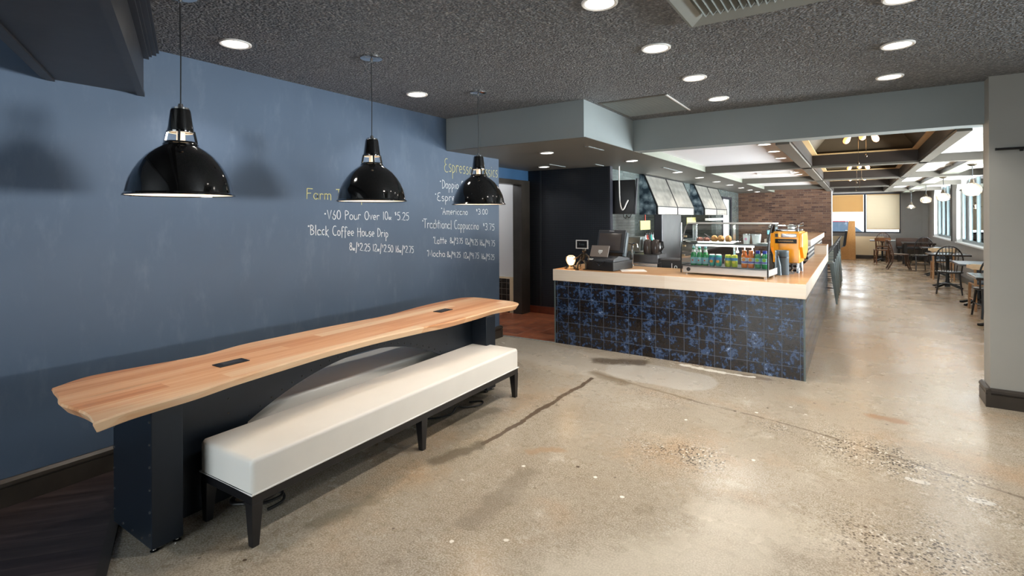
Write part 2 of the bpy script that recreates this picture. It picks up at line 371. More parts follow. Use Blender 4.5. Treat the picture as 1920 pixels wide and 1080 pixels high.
M['purple_label'] = paint('purple_blue_label', '7a78c4', 0.5)
M['lime_print'] = paint('lime_print', '8fc441', 0.5)
M['pastry'] = paint('baked_pastry', 'c58f56', 0.7, 0, 0.3, 40, 0.4, 60)
M['pastry_dark'] = paint('berry_muffin', '8a5446', 0.7, 0, 0.4, 50, 0.5, 60)
M['frost_cup'] = paint('frosted_cup', 'dfe6ea', 0.3)
M['pink_print'] = paint('pink_print', 'd79cc0', 0.5)
M['yellow_card'] = paint('yellow_card', 'd6cf86', 0.6)
M['red_stripe'] = paint('red_strip', 'c8452f', 0.5)
M['red_car'] = paint('red_car_paint', 'b8404a', 0.25, 0.1, coat=0.6)
M['car_glass'] = paint('car_glass', '4a6076', 0.1)
M['tyre'] = paint('tyre_rubber', '151515', 0.7)
M['asphalt'] = paint('pale_asphalt', 'b4b4b2', 0.8, 0, 0.08, 1)
M['outside_white'] = paint('pale_render_wall', 'dcdcda', 0.8)
def corrug():
    g = G('ribbed_dark_metal'); o = g.sep(g.obj()); f = g.math('FRACT', g.math('DIVIDE', o[2], 0.08))
    g.set(Base_Color=g.mix(g.step(f, 0.4, 0.6), lin('2b2624'), lin('b9b4ae')), Roughness=0.4, Metallic=0.4); return g.m
M['ribbed'] = corrug()
def swirl():
    g = G('swirled_steel'); v = g.voro(9, g.obj(), 'SMOOTH_F1'); n = g.noise(14, 4, 0.6, None, 1.5)
    c = g.ramp(g.math('ADD', v, g.math('MULTIPLY', n, 0.6)), [(0.35, lin('eef3f8')), (0.6, lin('a3b0bd')), (0.9, lin('4c5865'))])
    g.set(Base_Color=c, Metallic=0.9, Roughness=0.3); g.bump(v, 0.3, 0.01); return g.m
M['swirl'] = swirl()
def quilt():
    g = G('ribbed_stainless_panel'); o = g.sep(g.obj()); n = g.noise(6, 4)
    wv = g.math('SINE', g.math('ADD', g.math('MULTIPLY', o[1], 160.0), g.math('MULTIPLY', n, 6.0)))
    wz = g.math('SINE', g.math('ADD', g.math('MULTIPLY', o[2], 42.0), g.math('MULTIPLY', n, 5.0)))
    g.set(Base_Color=g.ramp(n, [(0.3, lin('c2c0b8')), (0.7, lin('e6e3da'))]), Metallic=0.75, Roughness=0.33)
    g.bump(g.math('ADD', g.math('MULTIPLY', wv, 0.5), wz), 0.25, 0.01); return g.m
M['quilt'] = quilt()
def sheer(name, hx, trans):
    g = G(name); d = g.n('BsdfDiffuse', Color=lin(hx)); t = g.n('BsdfTranslucent', Color=lin(hx)); tr = g.n('BsdfTransparent')
    m1 = g.n('MixShader', _0=0.5, _1=d.outputs[0], _2=t.outputs[0])
    o = g.sep(g.obj()); f = g.math('FRACT', g.math('DIVIDE', o[2], 0.03))
    m2 = g.n('MixShader', _0=g.math('MULTIPLY', g.step(f, 0.7, 0.8), trans), _1=m1.outputs[0], _2=tr.outputs[0])
    g.t.links.new(m2.outputs[0], g.out.inputs['Surface']); g.t.nodes.remove(g.p); return g.m
M['tan_blind'] = sheer('tan_woven_blind', 'c9a877', 0.05)
M['sheer_blind'] = sheer('pale_slatted_blind', 'd8cdb8', 0.2)
M['glass'] = glass('clear_glass', (0.96, 0.98, 0.98), 0.06, 0.02, 1.14)
M['case_glass'] = glass('display_glass', (0.93, 0.98, 0.97), 0.15)
def frosted():
    g = G('ribbed_globe_glass'); tl = g.n('BsdfTranslucent', Color=(0.95, 0.93, 0.9, 1)); tr = g.n('BsdfTransparent'); go = g.n('BsdfGlossy', Roughness=0.08)
    fr = g.n('Fresnel', IOR=1.45); m1 = g.n('MixShader', _0=0.22, _1=tr.outputs[0], _2=tl.outputs[0]); m2 = g.n('MixShader', _0=fr.outputs[0], _1=m1.outputs[0], _2=go.outputs[0])
    g.t.links.new(m2.outputs[0], g.out.inputs['Surface']); g.t.nodes.remove(g.p); return g.m
M['globe_glass'] = frosted()
M['downlight_glow'] = glow('downlight_diffuser', (1, 0.93, 0.84, 1), 9.0)
M['warm_bulb'] = glow('warm_bulb', (1, 0.72, 0.42, 1), 14.0)
M['amber_bulb'] = glow('amber_filament_bulb', (1, 0.34, 0.06, 1), 2.8)
M['led_strip'] = glow('led_strip', (1, 0.90, 0.80, 1), 6.0)
M['cyan_screen'] = glow('cyan_display', (0.35, 0.85, 1, 1), 1.2, '101010')
# ------------------------------------------------------------------ helpers: shapes
class MB:
    """collects shapes into one mesh"""
    def __init__(s): s.bm = bmesh.new()
    def _bev(s, fs, b, seg=2):
        if b > 0:
            es = list({e for f in fs for e in f.edges})
            bmesh.ops.bevel(s.bm, geom=es, offset=b, segments=seg, profile=0.6, affect='EDGES')
    def box(s, x0, x1, y0, y1, z0, z1, bev=0, seg=2, M4=None):
        vs = [s.bm.verts.new((x, y, z)) for z in (z0, z1) for y in (y0, y1) for x in (x0, x1)]
        if M4 is not None:
            for v in vs: v.co = M4 @ v.co
        fs = [s.bm.faces.new([vs[i] for i in f]) for f in ((0, 2, 3, 1), (4, 5, 7, 6), (0, 1, 5, 4), (2, 6, 7, 3), (0, 4, 6, 2), (1, 3, 7, 5))]
        s._bev(fs, bev, seg); return s
    def cbox(s, c, sz, rot=(0, 0, 0), bev=0, seg=2):
        m = Matrix.Translation(c) @ Matrix.Rotation(rot[2], 4, 'Z') @ Matrix.Rotation(rot[1], 4, 'Y') @ Matrix.Rotation(rot[0], 4, 'X')
        a, b, d = sz[0] / 2, sz[1] / 2, sz[2] / 2
        return s.box(-a, a, -b, b, -d, d, bev, seg, m)
    def taper(s, c0, w0, d0, c1, w1, d1, bev=0):
        """four-sided bar from rectangle w0 x d0 at c0 to w1 x d1 at c1"""
        vs = []
        for c, w, d in ((c0, w0, d0), (c1, w1, d1)):
            for sx, sy in ((-1, -1), (1, -1), (1, 1), (-1, 1)): vs.append(s.bm.verts.new((c[0] + sx * w / 2, c[1] + sy * d / 2, c[2])))
        fl = [(0, 1, 2, 3), (7, 6, 5, 4)] + [(i, i + 4, (i + 1) % 4 + 4, (i + 1) % 4) for i in range(4)]
        fs = [s.bm.faces.new([vs[i] for i in f]) for f in fl]
        s._bev(fs, bev); return s
    def tube(s, pts, r, n=10, closed=False, r1=None):
        P = [Vector(p) for p in pts]; N = len(P); rings = []
        prev = None
        for i, p in enumerate(P):
            if closed: t = P[(i + 1) % N] - P[i - 1]
            else: t = P[min(i + 1, N - 1)] - P[max(i - 1, 0)]
            t.normalize()
            if prev is None:
                a = Vector((0, 0, 1)) if abs(t.z) < 0.9 else Vector((1, 0, 0))
                u = t.cross(a).normalized()
            else:
                u = (prev - t * prev.dot(t)).normalized()
            prev = u; w = t.cross(u)
            rr = r if r1 is None else r + (r1 - r) * i / max(1, N - 1)
            rings.append([s.bm.verts.new(p + (u * math.cos(2 * PI * k / n) + w * math.sin(2 * PI * k / n)) * rr) for k in range(n)])
        for i in range(N if closed else N - 1):
            A, B = rings[i], rings[(i + 1) % N]
            for k in range(n): s.bm.faces.new((A[k], A[(k + 1) % n], B[(k + 1) % n], B[k]))
        if not closed:
            s.bm.faces.new(rings[0][::-1]); s.bm.faces.new(rings[-1])
        return s
    def cyl(s, p0, p1, r0, r1=None, n=20): return s.tube([p0, p1], r0, n, False, r1)
    def lathe(s, prof, c=(0, 0, 0), n=32, axis='Z', closed=False):
        """profile of (radius, height) pairs turned about an axis"""
        rings = []
        for r, h in prof:
            if r < 1e-6:
                q = {'Z': (0, 0, h), 'X': (h, 0, 0), 'Y': (0, h, 0)}[axis]
                rings.append([s.bm.verts.new(Vector(c) + Vector(q))])
            else:
                ring = []
                for k in range(n):
                    a = 2 * PI * k / n; x, y = r * math.cos(a), r * math.sin(a)
                    q = {'Z': (x, y, h), 'X': (h, x, y), 'Y': (y, h, x)}[axis]
                    ring.append(s.bm.verts.new(Vector(c) + Vector(q)))
                rings.append(ring)
        pairs = list(zip(rings[:-1], rings[1:])) + ([(rings[-1], rings[0])] if closed else [])
        for A, B in pairs:
            if len(A) == 1 and len(B) == 1: continue
            for k in range(n):
                if len(A) == 1: s.bm.faces.new((A[0], B[(k + 1) % n], B[k]))
                elif len(B) == 1: s.bm.faces.new((A[k], A[(k + 1) % n], B[0]))
                else: s.bm.faces.new((A[k], A[(k + 1) % n], B[(k + 1) % n], B[k]))
        return s
    def ball(s, c, r, sc=(1, 1, 1), n=20, m=12):
        prof = [(max(0, r * math.sin(PI * i / m)) if 0 < i < m else 0, -r * math.cos(PI * i / m)) for i in range(m + 1)]
        k = len(s.bm.verts); s.bm.verts.ensure_lookup_table()
        t = MB(); t.lathe(prof, (0, 0, 0), n)
        mp = {}
        for v in t.bm.verts: mp[v] = s.bm.verts.new((c[0] + v.co.x * sc[0], c[1] + v.co.y * sc[1], c[2] + v.co.z * sc[2]))
        for f in t.bm.faces: s.bm.faces.new([mp[v] for v in f.verts])
        t.bm.free(); return s
    def prism(s, poly, axis, a, b, bev=0):
        """outline in the plane across an axis, extruded from a to b; axis x: (y,z), y: (x,z), z: (x,y)"""
        def P(p, h): return {'x': (h, p[0], p[1]), 'y': (p[0], h, p[1]), 'z': (p[0], p[1], h)}[axis]
        A = [s.bm.verts.new(P(p, a)) for p in poly]; B = [s.bm.verts.new(P(p, b)) for p in poly]
        fs = [s.bm.faces.new(A), s.bm.faces.new(B[::-1])]
        n = len(poly)
        for i in range(n): fs.append(s.bm.faces.new((A[i], B[i], B[(i + 1) % n], A[(i + 1) % n])))
        s._bev(fs, bev); return s
    def loft(s, loops, close=True, cap=True):
        R = [[s.bm.verts.new(p) for p in L] for L in loops]; n = len(R[0])
        for A, B in zip(R[:-1], R[1:]):
            for k in range(n if close else n - 1): s.bm.faces.new((A[k], A[(k + 1) % n], B[(k + 1) % n], B[k]))
        if cap and close: s.bm.faces.new(R[0][::-1]); s.bm.faces.new(R[-1])
        return s
    def build(s, name, m, parent=None, smooth=True, ang=0.6, loc=None):
        bmesh.ops.recalc_face_normals(s.bm, faces=s.bm.faces)
        me = bpy.data.meshes.new(name); s.bm.to_mesh(me); s.bm.free()
        me.materials.append(M[m] if isinstance(m, str) else m)
        if smooth:
            me.polygons.foreach_set('use_smooth', [True] * len(me.polygons)); me.set_sharp_from_angle(angle=ang)
        o = bpy.data.objects.new(name, me); COL.objects.link(o)
        if parent is not None: o.parent = parent
        if loc is not None: o.location = loc
        return o

def merge(a, c):
    """fold surface detail c into the mesh of a, keeping both materials"""
    bm = bmesh.new(); bm.from_mesh(a.data); n = len(bm.faces); bm.from_mesh(c.data); bm.faces.ensure_lookup_table()
    for f in bm.faces[n:]: f.material_index = 1
    bm.to_mesh(a.data); bm.free(); a.data.materials.append(c.data.materials[0]); bpy.data.objects.remove(c); return a

def tint_top_faces(o, m):
    """upward faces take a warmer tone that paints in the reflection on the top"""
    o.data.materials.append(M[m])
    for p in o.data.polygons:
        if p.normal.z > 0.7: p.material_index = 1
    return o
def thing(name, label, cat, loc=(0, 0, 0), rz=0.0, group=None):
    o = bpy.data.objects.new(name, None); COL.objects.link(o); o.empty_display_size = 0.1
    o.location = loc; o.rotation_euler = (0, 0, rz); return tag(o, label, cat, group)
def tag(o, label, cat, group=None):
    o['label'] = label; o['category'] = cat
    if group: o['group'] = group
    return o
def st(o): o['kind'] = 'structure'; return o
def dup(root, loc, rz, label, group=None):
    """copy a thing with its parts and sub-parts"""
    r = root.copy(); COL.objects.link(r); r.location = loc; r.rotation_euler = (0, 0, rz); r['label'] = label
    if group: r['group'] = group
    for ch in list(root.children):
        c = ch.copy(); COL.objects.link(c); c.parent = r
        for g in ch.children:
            d = g.copy(); COL.objects.link(d); d.parent = c
    return r
def lamp(name, kind, loc, power, color, parent, **k):
    l = bpy.data.lights.new(name, kind); l.energy = power; l.color = color
    for a, v in k.items(): setattr(l, a, v)
    o = bpy.data.objects.new(name, l); COL.objects.link(o); o.location = loc; o.parent = parent; return o
def arc3(c, r, a0, a1, n, plane='xz', ry=None):
    ry = r if ry is None else ry; out = []
    for i in range(n + 1):
        a = a0 + (a1 - a0) * i / n; u, v = r * math.cos(a), ry * math.sin(a)
        out.append({'xz': (c[0] + u, c[1], c[2] + v), 'xy': (c[0] + u, c[1] + v, c[2]), 'yz': (c[0], c[1] + u, c[2] + v)}[plane])
    return out
WARM = (1.0, 0.80, 0.58); AMBER = (1.0, 0.62, 0.30)

# ================================================================== THE SETTING
XL, CZ, SZ = -3.97, 2.757, 2.388     # blue wall, dark ceiling, low soffit
b = MB(); b.box(-7, 6.5, -4, 23.6, -0.1, 0.0); st(b.build('floor', 'concrete', smooth=False))
# dark planks on the near left, cut on the slant, with a transition strip
s25 = math.tan(math.radians(24.5))
def slant(x): return 1.44 - (x + 3.95) * s25
b = MB(); b.prism([(XL, slant(XL)), (XL, -3.4), (4.5, -3.4), (4.5, -2.38), (4.3, slant(4.3))], 'z', 0.0, 0.004); st(b.build('floor_wood', 'dark_planks', smooth=False))
b = MB(); b.prism([(XL, slant(XL) - 0.035), (4.3, slant(4.3) - 0.035), (4.3, slant(4.3) + 0.012), (XL, slant(XL) + 0.012)], 'z', 0.003, 0.011); st(b.build('trim_1', 'black_wood', smooth=False))
b = MB(); b.prism([(-6.9, 5.80), (-3.19, 5.822), (-0.62, 5.80), (-0.62, 16), (-6.9, 16)], 'z', 0.0, 0.003); st(b.build('floor_tile', 'terracotta', smooth=False))
b = MB(); b.prism([(XL, 5.765), (-3.19, 5.795), (-3.19, 5.822), (XL, 5.80)], 'z', 0.0, 0.006); st(b.build('trim_2', 'vent_grey', smooth=False))

# blue chalkboard wall; its end has a return towards the doorway
b = MB(); b.box(XL - 0.22, XL, -3.4, 5.69, 0, 2.9); wall_left = st(b.build('wall_left', 'chalk_paint', smooth=False))
def skirting(name, poly_pts, h=0.155, d=0.028, closed=False):
    pass
def base_profile(b, axis, at, sgn, a0, a1, h=0.155):
    """stepped baseboard: plinth with a moulded cap"""
    pr = [(0, 0), (0.030, 0), (0.030, h * 0.68), (0.022, h * 0.70), (0.022, h * 0.75), (0.034, h * 0.78), (0.030, h * 0.90), (0.012, h), (0, h)]
    poly = [(at + sgn * p[0], p[1]) for p in pr]
    b.prism(poly, axis, a0, a1)
b = MB(); base_profile(b, 'y', XL, 1, -3.4, 5.72); base_profile(b, 'x', 5.69, 1, XL - 0.2, XL + 0.033); st(b.build('baseboard_left', 'black_wood', smooth=False))

# back and right walls of the front room, with their windows
XR = 4.62
b = MB(); b.box(XR, XR + 0.2, -3.4, 2.5, 0, 2.9); b.box(XR, XR + 0.2, 5.5, 6.2, 0, 2.9); b.box(XR, XR + 0.2, 2.5, 5.5, 0, 1.0); b.box(XR, XR + 0.2, 2.5, 5.5, 2.5, 2.9)
st(b.build('wall_right', 'pillar_paint', smooth=False))
def window(n, axis, at, a0, a1, z0, z1, mull, mat='dark_frame', w=0.05, d=0.06, mw=0.05):
    """a framed window; its panes are a child"""
    b = MB()
    def bar(p0, p1, q0, q1):
        if axis == 'x': b.box(at, at + d, p0, p1, q0, q1)
        else: b.box(p0, p1, at, at + d, q0, q1)
    bar(a0, a1, z0, z0 + w); bar(a0, a1, z1 - w, z1); bar(a0, a0 + w, z0 + w, z1 - w); bar(a1 - w, a1, z0 + w, z1 - w)
    for m in mull: bar(m - mw / 2, m + mw / 2, z0 + w, z1 - w)
    f = st(b.build('window_%d' % n, mat, smooth=False))
    g = MB()
    if axis == 'x': g.box(at + d * 0.45, at + d * 0.55, a0 + w, a1 - w, z0 + w, z1 - w)
    else: g.box(a0 + w, a1 - w, at + d * 0.45, at + d * 0.55, z0 + w, z1 - w)
    g.build('pane', 'glass', f, smooth=False); return f
window(1, 'x', XR + 0.08, 2.5, 5.5, 1.0, 2.5, (3.5, 4.5))
b = MB(); b.box(XL - 0.2, -3.6, -3.6, -3.4, 0, 2.9); b.box(-0.4, XR + 0.2, -3.6, -3.4, 0, 2.9); b.box(-3.6, -0.4, -3.6, -3.4, 0, 0.15); b.box(-3.6, -0.4, -3.6, -3.4, 2.3, 2.9)
st(b.build('wall_back', 'pillar_paint', smooth=False))
window(2, 'y', -3.56, -3.6, -0.4, 0.15, 2.3, (-2.5, -1.5))

# dark textured ceiling of the front room
b = MB(); b.box(XL - 0.2, XR + 0.2, -3.6, 6.25, CZ, CZ + 0.1); st(b.build('ceiling', 'popcorn', smooth=False))
# slanted timber header with crown moulding, near left
hd = math.radians(-24.5); u = Vector((math.cos(hd), math.sin(hd), 0)); v = Vector((-math.sin(hd), math.cos(hd), 0))
HM = Matrix(((u.x, v.x, 0, XL), (u.y, v.y, 0, 1.535), (0, 0, 1, 0), (0, 0, 0, 1)))
b = MB(); b.box(-0.3, 9.2, -0.455, 0, 2.436, CZ, M4=HM)
for y0, y1, z0, z1 in ((-0.455, -0.42, 2.424, 2.436), (-0.035, 0.006, 2.424, 2.45)): b.box(-0.3, 9.2, y0, y1, z0, z1, M4=HM)
b.box(-0.3, 9.2, -0.475, -0.455, 2.43, CZ, M4=HM)
for dd, z0, z1 in ((0.03, 2.68, 2.70), (0.045, 2.70, 2.715), (0.07, 2.715, 2.735), (0.085, 2.735, CZ)): b.box(-0.3, 9.2, 0, dd, z0, z1, M4=HM)
st(b.build('trim_3', 'header_wood', smooth=False))

# soffit over the doorway and the bar
b = MB(); b.box(-4.85, -2.205, 4.622, 6.2, SZ, CZ + 0.02)
st(b.build('ceiling_bulkhead', 'grey_paint', smooth=False))
b = MB(); b.box(-4.9, -2.19, 4.63, 7.56, SZ - 0.004, SZ); b.box(-3.3, -2.19, 7.56, 18.95, SZ - 0.004, SZ)
b.box(-4.9, -2.19, 6.2, 7.56, SZ, 2.6); b.box(-3.3, -2.19, 7.56, 18.95, SZ, 2.6); st(b.build('ceiling_soffit', 'soffit_paint', smooth=False))
b = MB(); b.box(-2.19, -2.172, 6.2, 18.95, SZ - 0.004, 2.475); st(b.build('trim_4', 'sage_paint', smooth=False))
# wide beam between the rooms
b = MB(); b.box(-2.205, XR, 5.984, 6.2, SZ, CZ + 0.01); st(b.build('beam_1', 'grey_paint', smooth=False))
# wall stub at the right with its dark baseboard
b = MB(); b.box(0.945, XR, 5.81, 5.984, 0, CZ); b.box(0.945, XR, 5.984, 6.05, 0, SZ); st(b.build('wall_stub', 'pillar_paint', smooth=False))
b = MB(); base_profile(b, 'x', 5.81, -1, 0.912, XR); base_profile(b, 'y', 0.945, -1, 5.777, 6.08); st(b.build('baseboard_stub', 'black_wood', smooth=False))
b = MB(); b.tube([(0.985, 5.80, 2.145), (1.6, 5.80, 2.143)], 0.010, 8); b.box(1.13, 1.15, 5.785, 5.811, 2.12, 2.145); b.box(0.982, 0.992, 5.785, 5.811, 2.135, 2.155)
tag(b.build('wall_rail', 'rubber'), 'thin black rail fixed high on the grey wall stub', 'rail')

# recessed wall with the doorway, small room behind it
XD = -4.60
b = MB(); b.box(XD - 0.12, XD, 5.45, 6.15, 0, 2.6); b.box(XD - 0.12, XD, 6.15, 7.30, 2.16, 2.6); b.box(XD - 0.12, XD, 7.30, 7.52, 0, 2.6)
b.box(XD, XL - 0.22, 5.45, 5.55, 0, 2.6)
st(b.build('wall_recess', 'blue_wall', smooth=False))
b = MB(); b.box(XD - 0.14, XD + 0.03, 7.20, 7.46, 0, 2.215); b.box(XD - 0.14, XD + 0.03, 6.05, 7.20, 2.14, 2.215); b.box(XD - 0.14, XD + 0.03, 6.05, 6.15, 0, 2.14)
st(b.build('door_1', 'black_wood', smooth=False))
b = MB(); b.box(-6.9, XD - 0.14, 7.25, 7.35, 0, 2.6); st(b.build('wall_passage', 'white_paint', smooth=False))
b = MB(); b.box(-6.9, -4.83, 7.235, 7.25, 0.0, 0.57); st(b.build('trim_5', 'black_square_tile', smooth=False))
b = MB(); b.box(-6.9, -4.75, 7.225, 7.25, 0.57, 0.60); b.box(-4.83, -4.75, 7.225, 7.25, 0, 0.57); st(b.build('trim_6', 'cream', smooth=False))
b = MB(); b.box(-7.0, -6.9, 4.5, 7.35, 0, 2.6); b.box(-7.0, XD - 0.12, 4.4, 4.5, 0, 2.6); b.box(XD - 0.12, XD, 4.4, 5.5, 0, 2.6); st(b.build('wall_passage_far', 'white_paint', smooth=False))
b = MB(); b.box(-7.0, -4.6, 4.4, 7.4, 2.6, 2.65); st(b.build('ceiling_passage', 'white_ceiling', smooth=False))
t = thing('added_ceiling_light', 'round ceiling light added out of view to brighten the white passage', 'ceiling light', (-5.5, 6.4, 2.6))  # unseen lamp added to brighten the passage
MB().lathe([(0.16, 0), (0.16, -0.03), (0.15, -0.035), (0.0, -0.035)]).build('trim_ring', 'trim_white', t)
MB().lathe([(0.14, -0.036), (0.12, -0.06), (0.0, -0.07)]).build('diffuser', 'downlight_glow', t)
lamp('passage_fill_bulb', 'POINT', (0, 0, -0.25), 16, (0.95, 0.97, 1.0), t, shadow_soft_size=0.15)

# black pegboard wall facing us, with a pale seam strip and a red tile base
b = MB(); b.box(-4.72, -3.13, 7.465, 7.56, 0, SZ + 0.02); peg = st(b.build('wall_pegboard', 'pegboard', smooth=False))
b = MB(); b.box(-4.37, -4.345, 7.455, 7.466, 0.12, SZ); st(b.build('trim_7', 'gunmetal', smooth=False))
b = MB(); b.box(-4.6, -3.13, 7.452, 7.466, 0, 0.12); st(b.build('baseboard_pegboard', 'red_base_tile', smooth=False))
b = MB(); b.box(-3.145, -3.12, 7.46, 7.56, 0, SZ); st(b.build('trim_8', 'dark_frame', smooth=False))

# kitchen wall with its serving opening, and the kitchen seen through it
XK = -3.28
b = MB(); b.box(XK - 0.12, XK, 7.5, 8.95, 0, 2.5); b.box(XK - 0.12, XK, 15.5, 16.4, 0, 2.5); b.box(XK - 0.12, XK, 8.95, 15.5, 0, 0.95); b.box(XK - 0.12, XK, 8.95, 15.5, 1.66, 2.5)
b.box(XK - 0.12, XK, 16.4, 17.6, 2.13, 2.5); b.box(XK - 0.12, XK, 17.6, 19.0, 0, 2.5)
st(b.build('wall_kitchen', 'slim_tile', smooth=False))
b = MB(); b.box(XK - 0.1, XK - 0.05, 16.4, 17.6, 0, 2.13); d2 = st(b.build('door_2', 'white_paint', smooth=False))
b = MB(); b.box(XK - 0.02, XK + 0.02, 16.3, 16.4, 0, 2.2); b.box(XK - 0.02, XK + 0.02, 17.6, 17.7, 0, 2.2); b.box(XK - 0.02, XK + 0.02, 16.4, 17.6, 2.13, 2.2); st(b.build('trim_9', 'dark_frame', smooth=False))
b = MB(); b.box(-5.6, -5.5, 7.6, 16.4, 0, 2.6); b.box(-5.5, XK - 0.12, 16.3, 16.4, 0, 2.6); b.box(-5.5, XK - 0.12, 7.56, 7.64, 0, 2.6); st(b.build('wall_kitchen_far', 'slim_tile', smooth=False))
b = MB(); b.box(-5.6, XK - 0.1, 7.6, 16.4, 2.6, 2.65); st(b.build('ceiling_kitchen', 'white_ceiling', smooth=False))
for y, w in ((10.2, 'over the near end of'), (13.6, 'over the far end of')):
    t = thing('kitchen_light', 'flat tube light %s the kitchen behind the serving opening' % w, 'ceiling light', (-4.4, y, 2.6))
    MB().box(-0.15, 0.15, -0.6, 0.6, -0.05, 0).build('housing', 'trim_white', t); MB().box(-0.13, 0.13, -0.58, 0.58, -0.06, -0.05).build('diffuser', 'downlight_glow', t)
    lamp('kitchen_tube', 'AREA', (0, 0, -0.1), 60, (1, 0.95, 0.85), t, shape='RECTANGLE', size=0.25, size_y=1.1)

# ---- dining room
YB, XF, YF = 18.95, 2.2, 23.4
b = MB(); b.box(-5.6, -0.585, YB, YB + 0.25, 0, 2.6); st(b.build('wall_brick', 'brick', smooth=False))
b = MB(); b.box(-0.585, -0.565, YB - 0.01, YB + 0.26, 0, 2.5); st(b.build('trim_10', 'white_paint', smooth=False))
# end wall with wide window
b = MB(); b.box(-3.2, -0.78, YF, YF + 0.2, 0, 2.6); b.box(1.42, XF + 0.4, YF, YF + 0.2, 0, 2.6); b.box(-0.78, 1.42, YF, YF + 0.2, 0, 0.955); b.box(-0.78, 1.42, YF, YF + 0.2, 2.44, 2.6)
for x0, x1, z0, z1 in ((1.5, 1.52, 1.0, 2.3), (2.0, 2.02, 1.0, 2.3), (1.5, 2.02, 2.28, 2.3), (1.5, 2.02, 1.0, 1.02), (-0.7, XF, 0.84, 0.865)): b.box(x0, x1, YF - 0.012, YF, z0, z1)
st(b.build('wall_end', 'far_grey', smooth=False))
b = MB(); b.box(-0.7, 0.92, YF - 0.02, YF, 0.13, 0.83); st(b.build('trim_11', 'cream', smooth=False))  # cream colour puts the light falling on the grey wall into a panel
b = MB(); b.box(-3.2, XF, YF - 0.035, YF, 0, 0.13); st(b.build('baseboard_end', 'black_wood', smooth=False))
window(3, 'y', YF + 0.06, -0.78, 1.42, 0.955, 2.44, (0.345,), 'dark_frame', 0.05, 0.06, 0.07)
b = MB(); b.box(-3.2, -3.1, YB + 0.25, YF, 0, 2.6); st(b.build('wall_nook', 'far_grey', smooth=False))
# window wall at the right: three tall openings with clipped top corners, nearest unseen one added to light the ceiling
b = MB(); wins = ((6.5, 8.6), (9.2, 12.6), (13.6, 17.4), (18.2, 21.85)); x0, x1 = XF, XF + 0.3
ys = [6.05] + [v for w in wins for v in w] + [YF + 0.2]
for i in range(0, len(ys), 2): b.box(x0, x1, ys[i], ys[i + 1], 0, 2.6)
for a0, a1 in wins:
    b.box(x0, x1, a0, a1, 0, 0.92); b.box(x0, x1, a0, a1, 2.56, 2.6)
    for a, q in ((a0, 1), (a1, -1)): b.prism([(a, 2.22), (a, 2.56), (a + q * 0.34, 2.56)], 'x', x0, x1)
st(b.build('wall_windows', 'far_grey', smooth=False))
for i, (a0, a1) in enumerate(wins):
    step = (a1 - a0) / 4
    window(4 + i, 'x', XF + 0.11, a0, a1, 0.92, 2.56, tuple(a0 + step * k for k in (1, 2, 3)), 'grey_frame', 0.07, 0.07, 0.10)
    b = MB(); b.box(XF - 0.03, XF + 0.11, a0 - 0.04, a1 + 0.04, 0.895, 0.925)
    b.box(XF, XF + 0.11, a0, a0 + 0.02, 0.925, 2.22); b.box(XF, XF + 0.11, a1 - 0.02, a1, 0.925, 2.22)
    st(b.build('trim_%d' % (12 + i), 'white_paint', smooth=False))
    if i: 
        b = MB(); b.box(XF - 0.02, XF + 0.005, a0 - 0.10, a0 - 0.03, 0.9, 2.45); st(b.build('trim_%d' % (30 + i), 'brown_ply', smooth=False))
b = MB(); b.box(XF - 0.03, XF, 6.05, YF, 0, 0.13); st(b.build('baseboard_windows', 'black_wood', smooth=False))

# white ceiling panels, cross beams, lengthwise beams, coffers
WZ = 2.475
b = MB(); b.box(-2.18, -0.70, 6.19, YF + 0.1, WZ, WZ + 0.05); b.box(0.90, XF + 0.3, 6.19, YF + 0.1, WZ, WZ + 0.05); b.box(-0.7, 0.9, 20.1, YF + 0.1, WZ, WZ + 0.05)
b.box(-3.2, -2.18, YB + 0.25, YF + 0.1, WZ, WZ + 0.05)
st(b.build('ceiling_white', 'white_ceiling', smooth=False))
by = ((9.45, 9.65), (13.05, 13.25), (16.63, 16.83), (20.1, 20.3))
for i, (y0, y1) in enumerate(by):
    b = MB(); b.box(-2.175, XF, y0, y1, 2.365, 2.64); st(b.build('beam_%d' % (2 + i), 'beam_paint', smooth=False))
for i, (x0, x1) in enumerate(((-0.70, -0.565), (0.79, 0.90))):
    b = MB(); b.box(x0, x1, 6.2, 20.1, 2.365, 2.62); st(b.build('beam_%d' % (6 + i), 'beam_paint', smooth=False))
b = MB(); b.box(1.42, 1.68, 9.65, YF, 2.40, WZ); st(b.build('beam_8', 'sage_paint', smooth=False))
b = MB(); b.box(1.40, 1.42, 9.65, YF, 2.40, WZ); st(b.build('trim_20', 'brown_ply', smooth=False))
bays = ((6.2, 9.45), (9.65, 13.05), (13.25, 16.63), (16.83, 20.1))
b = MB(); gld = MB(); ins = MB()
